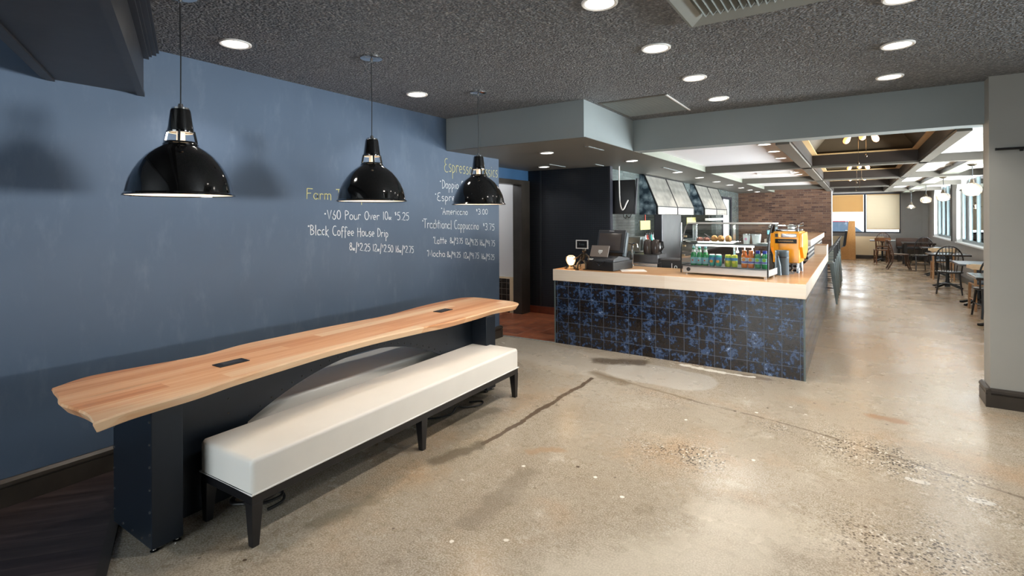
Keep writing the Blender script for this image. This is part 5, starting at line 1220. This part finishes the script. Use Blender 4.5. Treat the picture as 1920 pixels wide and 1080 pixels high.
for k, (x, y, w_) in enumerate(((0.305, 0.235, 'left one of three, next to the muffins'), (0.378, 0.235, 'middle one of three'), (0.460, 0.235, 'right one of three, near the tongs'))): lumpy('golden_scone', inc(x, y, zt), 0.038, (0.95, 0.8, 1.05), 'pastry', 'golden scone on the pastry tray, ' + w_, 'pastry', 'golden scones', 30 + k)
def tongs(x, lab, rz_):
    t = thing('tongs', lab, 'tongs', inc(x, 0.30, 0.378), DR + rz_, 'black tongs in the display case')
    for s_ in (-1, 1): MB().tube([(0.0, 0.01 * s_, 0.0), (0.03, 0.014 * s_, 0.035), (0.06, 0.012 * s_, 0.06), (0.085, 0.0, 0.075)], 0.007, 8).build('arm', 'black_plastic', t)
tongs(0.255, 'black tongs leaning behind the muffins on the display shelf', PI); tongs(0.555, 'black tongs right of the scones on the display shelf', 0.2)
for x, w_ in ((0.655, 'left, with a pink print'), (0.755, 'right, wider and cloudy')):
    t = thing('clear_cup', 'clear plastic cup on the upper display shelf, ' + w_, 'cup', inc(x, 0.23, 0.354), DR, 'clear cups in the display case'); k = 1.0 if x < 0.7 else 1.3
    MB().lathe([(0, 0), (0.030 * k, 0), (0.038 * k, 0.10), (0.040 * k, 0.102), (0.036 * k, 0.098), (0.028 * k, 0.006), (0, 0.006)], n=20).build('cup_wall', 'frost_cup', t)
    MB().lathe([(0.041 * k, 0.100), (0.041 * k, 0.110), (0.03 * k, 0.114), (0, 0.114)], n=20).build('lid', 'case_glass', t)
    if x < 0.7: b = MB(); b.lathe([(0, 0), (0.014, 0), (0, -0.002)], (0, -0.036, 0.055), 12, 'Y'); b.build('print', 'pink_print', t)
t = thing('round_dish', 'small white dish at the right of the upper display shelf', 'dish', inc(0.845, 0.20, 0.354), DR); MB().lathe([(0, 0), (0.04, 0), (0.07, 0.014), (0.072, 0.016), (0.04, 0.006), (0, 0.005)], n=24).build('dish', 'white_label', t)

# ---- grinder and espresso machine at the corner
t = thing('espresso_machine', 'orange enamelled espresso machine behind the counter corner', 'espresso machine', (-0.645, 7.0, 0.86), -0.05)
b = MB(); b.prism([(-0.25, 0.20), (-0.25, 0.50), (-0.22, 0.56), (0.22, 0.56), (0.26, 0.48), (0.26, 0.30), (0.14, 0.20)], 'x', -0.16, 0.135, 0.008); b.build('body', 'orange', t, smooth=False)
b = MB(); b.prism([(-0.245, 0.38), (-0.235, 0.54), (0.20, 0.55), (0.25, 0.44), (0.24, 0.32), (0.05, 0.235), (-0.10, 0.25), (-0.20, 0.33)], 'x', 0.135, 0.165, 0.006); b.build('side_cheek', 'orange', t, smooth=False)
MB().box(-0.14, 0.11, -0.258, -0.25, 0.425, 0.475, 0.003).build('name_band', 'black_plastic', t)
b = MB(); pts = []
for k in range(46):
    x = -0.115 + k * 0.0042; pts.append((x, -0.2605, 0.449 + 0.011 * math.sin(k * 1.5) * (1.3 if k < 6 else 0.8)))
b.tube(pts, 0.0028, 6); b.build('script_lettering', 'gold_trim', t)
b = MB(); b.box(-0.15, 0.12, -0.20, 0.20, 0.56, 0.585, 0.006); b.tube([(-0.15, -0.20, 0.585), (-0.15, -0.20, 0.625), (0.12, -0.20, 0.625), (0.12, -0.20, 0.585)], 0.008, 8); b.tube([(0.12, -0.20, 0.625), (0.12, 0.20, 0.625), (-0.15, 0.20, 0.625), (-0.15, -0.20, 0.625)], 0.008, 8); b.build('cup_rail', 'chrome', t)
b = MB(); b.box(-0.05, 0.11, -0.256, -0.25, 0.495, 0.535, 0.002); b.build('chrome_plate', 'steel', t)
b = MB()
for x in (-0.12, 0.11):
    for y in (-0.18, 0.12): b.lathe([(0, 0), (0.028, 0), (0.026, 0.02), (0.016, 0.04), (0.016, 0.21), (0, 0.21)], (x, y, 0), 14)
b.build('foot', 'chrome', t)
b = MB(); b.tube([(-0.02, -0.21, 0.20), (-0.02, -0.22, 0.14), (-0.01, -0.20, 0.10)], 0.012, 8); b.tube([(0.05, -0.21, 0.20), (0.06, -0.23, 0.13), (0.05, -0.22, 0.09)], 0.012, 8); b.build('steam_wand', 'chrome', t)
MB().box(-0.15, 0.14, -0.22, 0.2, 0.03, 0.055).build('drip_tray', 'dark_steel', t)
MB().tube([(0.10, -0.1, 0.63), (0.16, -0.12, 0.66)], 0.006, 8).build('lever', 'chrome', t)
t = thing('espresso_cup', 'white cup upside down on top of the orange machine', 'cup', (-0.625, 6.98, 1.447)); MB().lathe([(0.038, 0), (0.036, 0.03), (0.022, 0.055), (0, 0.056)], n=20).build('bowl', 'white_label', t); MB().tube([(0.034, 0, 0.015), (0.055, 0, 0.02), (0.05, 0, 0.042), (0.028, 0, 0.042)], 0.005, 8).build('handle', 'white_label', t)
t = thing('canister', 'slate blue canister standing in front of the orange machine', 'canister', (-0.672, 6.56, TOP))
MB().lathe([(0, 0), (0.062, 0), (0.064, 0.01), (0.060, 0.24), (0.062, 0.245), (0.062, 0.27), (0.05, 0.275), (0, 0.275)], n=28).build('body', 'slate_can', t); MB().lathe([(0.064, 0.19), (0.064, 0.205)], n=28).build('band', 'dark_plastic', t)
t = thing('coffee_grinder', 'narrow grey grinder with chrome top left of the slate canister', 'grinder', (-0.715, 6.465, TOP))
b = MB(); b.tube([(0.012, 0, 0.0), (0.008, 0, 0.10), (-0.012, 0, 0.22)], 0.03, 16, r1=0.024); b.build('body', 'slate_can', t)
MB().lathe([(0.026, 0.21), (0.034, 0.225), (0.034, 0.25), (0.02, 0.27), (0.012, 0.29), (0, 0.29)], (-0.014, 0, 0), 18).build('head', 'chrome', t); MB().tube([(-0.014, 0, 0.26), (-0.04, -0.02, 0.285)], 0.007, 8).build('lever', 'black_plastic', t)
t = thing('label_printer', 'black gadget with a small cyan screen and chrome knob right of the display case', 'machine', (-0.80, 6.60, TOP)); 
MB().taper((0, 0, 0), 0.09, 0.09, (0, 0, 0.46), 0.07, 0.08, 0.006).build('column', 'black_plastic', t); MB().cbox((0.0, -0.045, 0.475), (0.055, 0.012, 0.045), (0, 0, 0), 0.003).build('display', 'cyan_screen', t); MB().ball((0, 0, 0.535), 0.026, (1, 1, 1), 14, 8).build('knob', 'chrome', t); MB().cbox((0, 0, 0.48), (0.075, 0.08, 0.06), (0, 0, 0), 0.006).build('head', 'dark_plastic', t)

# ================================================================== STOOLS
def make_stool(loc, lab):
    t = thing('bar_stool', lab, 'stool', loc, 0, 'metal stools along the bar')
    b = MB(); S_ = 0.155; b.loft([[(sx * r, sy * r, z) for sx, sy in ((-1, -1), (1, -1), (1, 1), (-1, 1))] for r, z in ((S_ + 0.006, 0.715), (S_, 0.752), (S_ - 0.02, 0.762), (S_ - 0.05, 0.757))]); b.build('seat', 'galv', t, smooth=False)
    for sx in (-1, 1):
        for sy in (-1, 1):
            b = MB(); b.taper((sx * 0.205, sy * 0.205, 0), 0.026, 0.026, (sx * 0.130, sy * 0.130, 0.735), 0.085, 0.085, 0.004); b.build('leg', 'galv', t, smooth=False)
    b = MB(); q = 0.183; b.tube([(-q, -q, 0.24), (q, -q, 0.24), (q, q, 0.24), (-q, q, 0.24)], 0.010, 8, True); q = 0.165; b.tube([(-q, -q, 0.46), (q, -q, 0.46), (q, q, 0.46), (-q, q, 0.46)], 0.008, 8, True); b.build('footrest', 'gunmetal', t)
    b = MB(); b.tube([(-0.13, -0.15, 0.74), (0.02, -0.17, 0.83), (0.15, -0.17, 1.02), (0.185, -0.13, 1.07), (0.20, 0, 1.08), (0.185, 0.13, 1.07), (0.15, 0.17, 1.02), (0.02, 0.17, 0.83), (-0.13, 0.15, 0.74)], 0.013, 8); b.box(0.155, 0.175, -0.04, 0.04, 0.75, 1.07); b.build('backrest', 'gunmetal', t)
    return t
s0 = None
for k in range(6):
    lab = ('nearest metal bar stool, beside the blue tiled counter side', 'second metal bar stool from the counter corner', 'third metal bar stool from the counter corner', 'fourth metal bar stool from the counter corner', 'fifth metal bar stool from the counter corner', 'farthest metal bar stool, nearest the wooden booth end')[k]
    p = (-0.47, 11.25 + 0.86 * k, 0)
    if s0 is None: s0 = make_stool(p, lab)
    else: dup(s0, p, random.uniform(-0.06, 0.06), lab)

# ================================================================== DINING FURNITURE
def spindles(b_list): pass
def windsor(loc, rz, lab, m, grp='hoop-back chairs by the dining windows'):
    t = thing('windsor_chair', lab, 'chair', loc, rz, grp)
    b = MB(); L = []
    for z, k in ((0.425, 0.92), (0.435, 1.0), (0.455, 1.0), (0.462, 0.95)): L.append([(0.225 * k * math.cos(a) * (1 + 0.06 * math.sin(a)), 0.215 * k * math.sin(a), z) for a in [2 * PI * i / 28 for i in range(28)]])
    b.loft(L); b.build('seat', m, t, ang=0.9)
    for sx in (-1, 1):
        for y0, y1 in ((0.13, 0.19), (-0.13, -0.22)):
            b = MB(); b.tube([(sx * 0.20, y1, 0), (sx * 0.185, y1 * 0.92, 0.14), (sx * 0.16, y0, 0.43)], 0.013, 10, r1=0.018); b.build('leg', m, t)
    b = MB(); b.tube([(-0.18, 0.165, 0.2), (-0.18, -0.185, 0.2)], 0.010, 8); b.tube([(0.18, 0.165, 0.2), (0.18, -0.185, 0.2)], 0.010, 8); b.tube([(-0.18, 0, 0.2), (0.18, 0, 0.2)], 0.010, 8); b.build('stretcher', m, t)
    hoop = [(-0.19, -0.12, 0.46)] + [(0.215 * math.cos(a), -0.16 - 0.12 * (0.62 + 0.38 * math.sin(a)) + 0.04, 0.70 + 0.28 * math.sin(a)) for a in [PI - PI * i / 18 for i in range(19)]] + [(0.19, -0.12, 0.46)]
    MB().tube(hoop, 0.013, 10).build('hoop', m, t)
    for k in range(7):
        x = -0.135 + 0.045 * k; s = math.sqrt(max(0, 1 - (x * 1.15 / 0.215) ** 2)); MB().tube([(x * 0.85, -0.165, 0.455), (x * 1.15, -0.16 - 0.12 * (0.62 + 0.38 * s) + 0.04, 0.70 + 0.28 * s)], 0.0065, 8).build('spindle', m, t)
    return t
def slat_chair(loc, rz, lab, m, sabre=False, topmat=None, pad=None, grp='wooden dining chairs by the dining windows', wide=0.40):
    t = thing('dining_chair', lab, 'chair', loc, rz, grp); w = wide / 2
    b = MB(); b.prism([(-w, 0.20), (w, 0.20), (w * 0.9, -0.20), (-w * 0.9, -0.20)], 'z', 0.43, 0.46, 0.006); b.build('seat', m, t, smooth=False)
    if pad: MB().box(-w + 0.03, w - 0.03, -0.17, 0.18, 0.46, 0.485, 0.01).build('seat_pad', pad, t)
    lm = topmat if (topmat and not sabre) else m
    for sx in (-1, 1):
        b = MB(); b.tube([(sx * (w - 0.03), 0.19 + (0.06 if sabre else 0), 0), (sx * (w - 0.03), 0.185, 0.2), (sx * (w - 0.03), 0.165, 0.435)], 0.017, 8, r1=0.022); b.build('leg', 'tan_leg' if topmat == 'blond' else m, t)
        b = MB(); b.tube([(sx * (w - 0.035), -0.27 - (0.04 if sabre else 0), 0), (sx * (w - 0.035), -0.20, 0.22), (sx * (w - 0.035), -0.175, 0.44), (sx * (w - 0.02), -0.22, 0.66), (sx * (w - 0.01), -0.275, 0.84)], 0.019, 8, r1=0.016); b.build('leg', 'tan_leg' if topmat == 'blond' else m, t)
    n = 10; L = []
    for i in range(n + 1):
        a = -1 + 2 * i / n; x = a * (w + 0.02); y = -0.245 - 0.045 * (1 - a * a); e = 0.02 if abs(a) == 1 else 0
        L.append([(x, y - 0.012 - .02, 0.76 + e), (x, y + 0.012 - .01, 0.76 + e), (x, y + 0.012 - 0.03, 0.87 - e), (x, y - 0.012 - 0.04, 0.87 - e)])
    MB().loft(L).build('top_rail', topmat or m, t, ang=0.7)
    MB().cbox((0, -0.215, 0.58), (wide - 0.06, 0.018, 0.035), (0.15, 0, 0)).build('lower_rail', m, t)
    if not sabre:
        for k in range(5):
            x = -0.11 + 0.055 * k; MB().tube([(x, -0.215, 0.59), (x, -0.275, 0.775)], 0.007, 8).build('spindle', m, t)
    b = MB(); b.tube([(-w + 0.03, 0.185, 0.22), (-w + 0.035, -0.2, 0.22)], 0.009, 8); b.tube([(w - 0.03, 0.185, 0.22), (w - 0.035, -0.2, 0.22)], 0.009, 8)
    if not sabre: b.build('stretcher', 'tan_leg' if topmat == 'blond' else m, t)
    else: b.bm.free()
    return t
def blond_chair(loc, rz, lab):
    t = thing('beech_chair', lab, 'chair', loc, rz, 'blond beech chairs by the dining windows'); w = 0.22
    MB().box(-w + 0.02, w - 0.02, -0.20, 0.21, 0.425, 0.445, 0.005).build('seat_frame', 'tan_leg', t, smooth=False); MB().box(-w + 0.03, w - 0.03, -0.19, 0.20, 0.445, 0.475, 0.012).build('seat_pad', 'seat_pad', t)
    for sx in (-1, 1):
        MB().taper((sx * 0.20, 0.20, 0), 0.03, 0.03, (sx * 0.19, 0.185, 0.44), 0.042, 0.042, 0.004).build('leg', 'tan_leg', t, smooth=False)
        b = MB(); b.tube([(sx * 0.20, -0.24, 0), (sx * 0.19, -0.19, 0.44), (sx * 0.20, -0.22, 0.70)], 0.020, 8); b.build('leg', 'tan_leg', t)
    L = []; n = 16
    for i in range(n + 1):
        a = PI + PI * (i / n); x, y = 0.27 * math.cos(a), -0.06 + 0.21 * math.sin(a); q = 0.024; hh = 0.045 if 2 < i < n - 2 else 0.028
        ca, sa = math.cos(a), math.sin(a); L.append([(x - ca * 0.012, y - sa * 0.012, 0.74 - hh), (x + ca * 0.012, y + sa * 0.012, 0.74 - hh), (x + ca * 0.012, y + sa * 0.012, 0.74 + hh), (x - ca * 0.012, y - sa * 0.012, 0.74 + hh)])
    MB().loft(L).build('curved_top_rail', 'blond', t, ang=0.8)
    L = []
    for i in range(9):
        a = PI * 1.2 + PI * 0.6 * i / 8; x, y = 0.235 * math.cos(a), -0.06 + 0.175 * math.sin(a); L.append([(x, y - .008, 0.52), (x, y + .008, 0.52), (x, y + .008, 0.69), (x, y - .008, 0.69)])
    MB().loft(L).build('back_pad', 'seat_pad', t, ang=0.8)
    b = MB(); b.tube([(-0.19, 0.19, 0.18), (-0.195, -0.215, 0.18)], 0.012, 8); b.tube([(0.19, 0.19, 0.18), (0.195, -0.215, 0.18)], 0.012, 8); b.build('stretcher', 'tan_leg', t)
    return t
def cafe_table(loc, rz, lab, sx=0.35, sy=0.35, m='table_dark'):
    t = thing('cafe_table', lab, 'table', loc, rz, 'pedestal tables by the dining windows')
    MB().box(-sx, sx, -sy, sy, 0.715, 0.75, 0.006).build('tabletop', m, t, smooth=False)
    MB().lathe([(0, 0.02), (0.05, 0.02), (0.045, 0.10), (0.032, 0.20), (0.032, 0.66), (0.06, 0.70), (0.14, 0.714), (0, 0.714)], n=20).build('column', 'iron', t)
    b = MB()
    for k in range(4):
        a = k * PI / 2 + PI / 4; b.tube([(0.03 * math.cos(a), 0.03 * math.sin(a), 0.10), (0.16 * math.cos(a), 0.16 * math.sin(a), 0.06), (0.28 * math.cos(a), 0.28 * math.sin(a), 0.022), (0.32 * math.cos(a), 0.32 * math.sin(a), 0.018)], 0.028, 10, r1=0.018)
    b.build('foot', 'iron', t); return t
cafe_table((1.72, 9.75, 0), 0.0, 'dark cafe table nearest the wall stub, partly hidden by it', 0.33, 0.36)
windsor((1.80, 10.85, 0), 0.15, 'nearest hoop-back chair, half hidden by the wall stub', 'black_chair')
cafe_table((1.85, 12.25, 0), 0.0, 'pale-topped table between the nearer beech chair and the big hoop-back chair', 0.33, 0.42, 'dark_steel')
blond_chair((1.86, 11.60, 0), 0.05, 'nearer beech chair with curved blond top rail and slate back pad')
windsor((1.62, 13.75, 0), -0.12, 'large dark hoop-back chair standing clear in the aisle', 'black_chair')
cafe_table((1.72, 14.85, 0), 0.0, 'dark cafe table behind the large hoop-back chair', 0.36, 0.36)
blond_chair((1.84, 16.75, 0), 0.0, 'farther beech chair with curved blond top rail, behind the dark table')
cafe_table((1.82, 17.6, 0), 0.0, 'dark cafe table in front of the black hoop-back chair', 0.33, 0.33)
windsor((1.60, 19.0, 0), 0.3, 'black hoop-back chair beside the corner bench', 'black_chair')
slat_chair((1.13, 19.2, 0), -PI / 2 + 0.1, 'dark curved-leg chair turned sideways with a sunlit top rail', 'walnut', True)
slat_chair((0.76, 21.3, 0), 0.1, 'brown spindle-back chair facing the small far table', 'brown_chair', grp='wooden dining chairs by the dining windows')
windsor((0.88, 22.75, 0), PI, 'thin hoop-back chair under the end window', 'walnut')
cafe_table((0.82, 22.05, 0), 0.0, 'small far table under the end window', 0.36, 0.30, 'dark_steel')
t = thing('corner_bench', 'long dark bench against the end wall in the window corner', 'bench', (1.62, 22.9, 0))
MB().box(-0.36, 0.55, -0.22, 0.24, 0.42, 0.50, 0.02).build('seat', 'black_plastic', t); MB().box(-0.36, 0.55, 0.24, 0.36, 0.42, 0.80, 0.02).build('backrest', 'walnut', t)
for x in (-0.30, 0.48): MB().box(x - 0.03, x + 0.03, -0.18, 0.18, 0, 0.42).build('leg', 'black_chair', t)
t = thing('dark_table', 'long dark table in front of the corner bench', 'table', (1.68, 20.9, 0)); MB().box(-0.38, 0.42, -0.55, 0.55, 0.69, 0.74, 0.006).build('tabletop', 'table_dark', t, smooth=False)
for x in (-0.32, 0.36):
    for y in (-0.48, 0.48): MB().box(x - 0.03, x + 0.03, y - 0.03, y + 0.03, 0, 0.69).build('leg', 'black_chair', t, smooth=False)
# wooden booth end
t = thing('booth', 'honey oak booth with a stepped end panel before the end window', 'booth', (-0.17, 22.5, 0))
b = MB(); b.prism([(-0.23, 0), (0.225, 0), (0.205, 1.415), (0.005, 1.415), (-0.02, 1.05), (-0.05, 0.80), (-0.07, 0.54), (-0.10, 0.48), (-0.20, 0.45), (-0.23, 0.41)], 'y', 0.0, 0.05, 0.006); b.build('end_panel', 'oak', t, smooth=False)
MB().box(-0.22, 0.04, 0.05, 0.85, 0.40, 0.47, 0.02).build('seat', 'seat_pad', t); MB().box(0.04, 0.16, 0.05, 0.85, 0.0, 1.36, 0.02).build('backrest', 'oak', t); MB().cbox((-0.09, 0.45, 0.76), (0.10, 0.78, 0.58), (0, 0.12, 0), 0.02).build('back_pad', 'seat_pad', t)

# window blinds
def blind(x0, x1, z0, z1, m, lab):
    t = thing('window_blind', lab, 'blind', ((x0 + x1) / 2, YF + 0.03, z1)); w = (x1 - x0) / 2
    MB().box(-w, w, -0.025, 0.02, 0.0, 0.03).build('head_rail', 'gold_trim', t); b = MB(); b.box(-w, w, -0.004, 0.0, z0 - z1 + 0.02, 0.0); b.build('blind_fabric', m, t, smooth=False); MB().box(-w, w, -0.012, 0.006, z0 - z1, z0 - z1 + 0.03).build('bottom_rail', 'gold_trim', t)
blind(-0.74, 0.30, 1.74, 2.36, 'tan_blind', 'tan woven blind half lowered in the left end window'); blind(0.39, 1.39, 1.09, 2.36, 'sheer_blind', 'pale see-through slatted blind nearly fully lowered in the right end window')

# parked car outside the end window
t = thing('parked_car', 'pale car with a red stripe seen through the gap below the tan blind', 'car', (-0.6, 28.5, -0.1), 0.0)
b = MB(); L = []
for y, z0, z1 in ((-0.85, 0.30, 0.75), (-0.80, 0.22, 0.92), (0.80, 0.22, 0.92), (0.85, 0.30, 0.75)): L.append([(-2.1, y, z0), (2.1, y, z0), (2.15, y, 0.65), (1.9, y, z1), (-1.95, y, z1), (-2.15, y, 0.65)])
b.loft(L); b.build('body', 'white_paint', t, ang=0.5)
b = MB(); b.loft([[(-1.7, -0.74, 0.92), (1.0, -0.74, 0.92), (0.4, -0.62, 1.42), (-1.3, -0.62, 1.42)], [(-1.7, 0.74, 0.92), (1.0, 0.74, 0.92), (0.4, 0.62, 1.42), (-1.3, 0.62, 1.42)]]); b.build('cabin_glass', 'car_glass', t, smooth=False)
MB().box(-1.28, 0.38, -0.60, 0.60, 1.42, 1.47, 0.015).build('roof', 'red_car', t); MB().box(-2.0, 2.0, -0.87, -0.845, 0.62, 0.78).build('red_stripe', 'red_car', t)
for x in (-1.3, 1.3):
    for y in (-0.82, 0.82): MB().lathe([(0, -0.09), (0.30, -0.09), (0.32, -0.06), (0.32, 0.06), (0.30, 0.09), (0, 0.09)], (x, y, 0.32), 24, 'Y').build('wheel', 'tyre', t)
t = thing('red_sign', 'red sign board on a post outside the dining windows', 'sign', (6.5, 20.5, -0.1)); MB().box(-0.05, 0.05, -0.6, 0.6, 2.4, 3.2).build('board', 'red_car', t); MB().cyl((0, 0, 0), (0, 0, 2.4), 0.06, n=12).build('post', 'gunmetal', t)
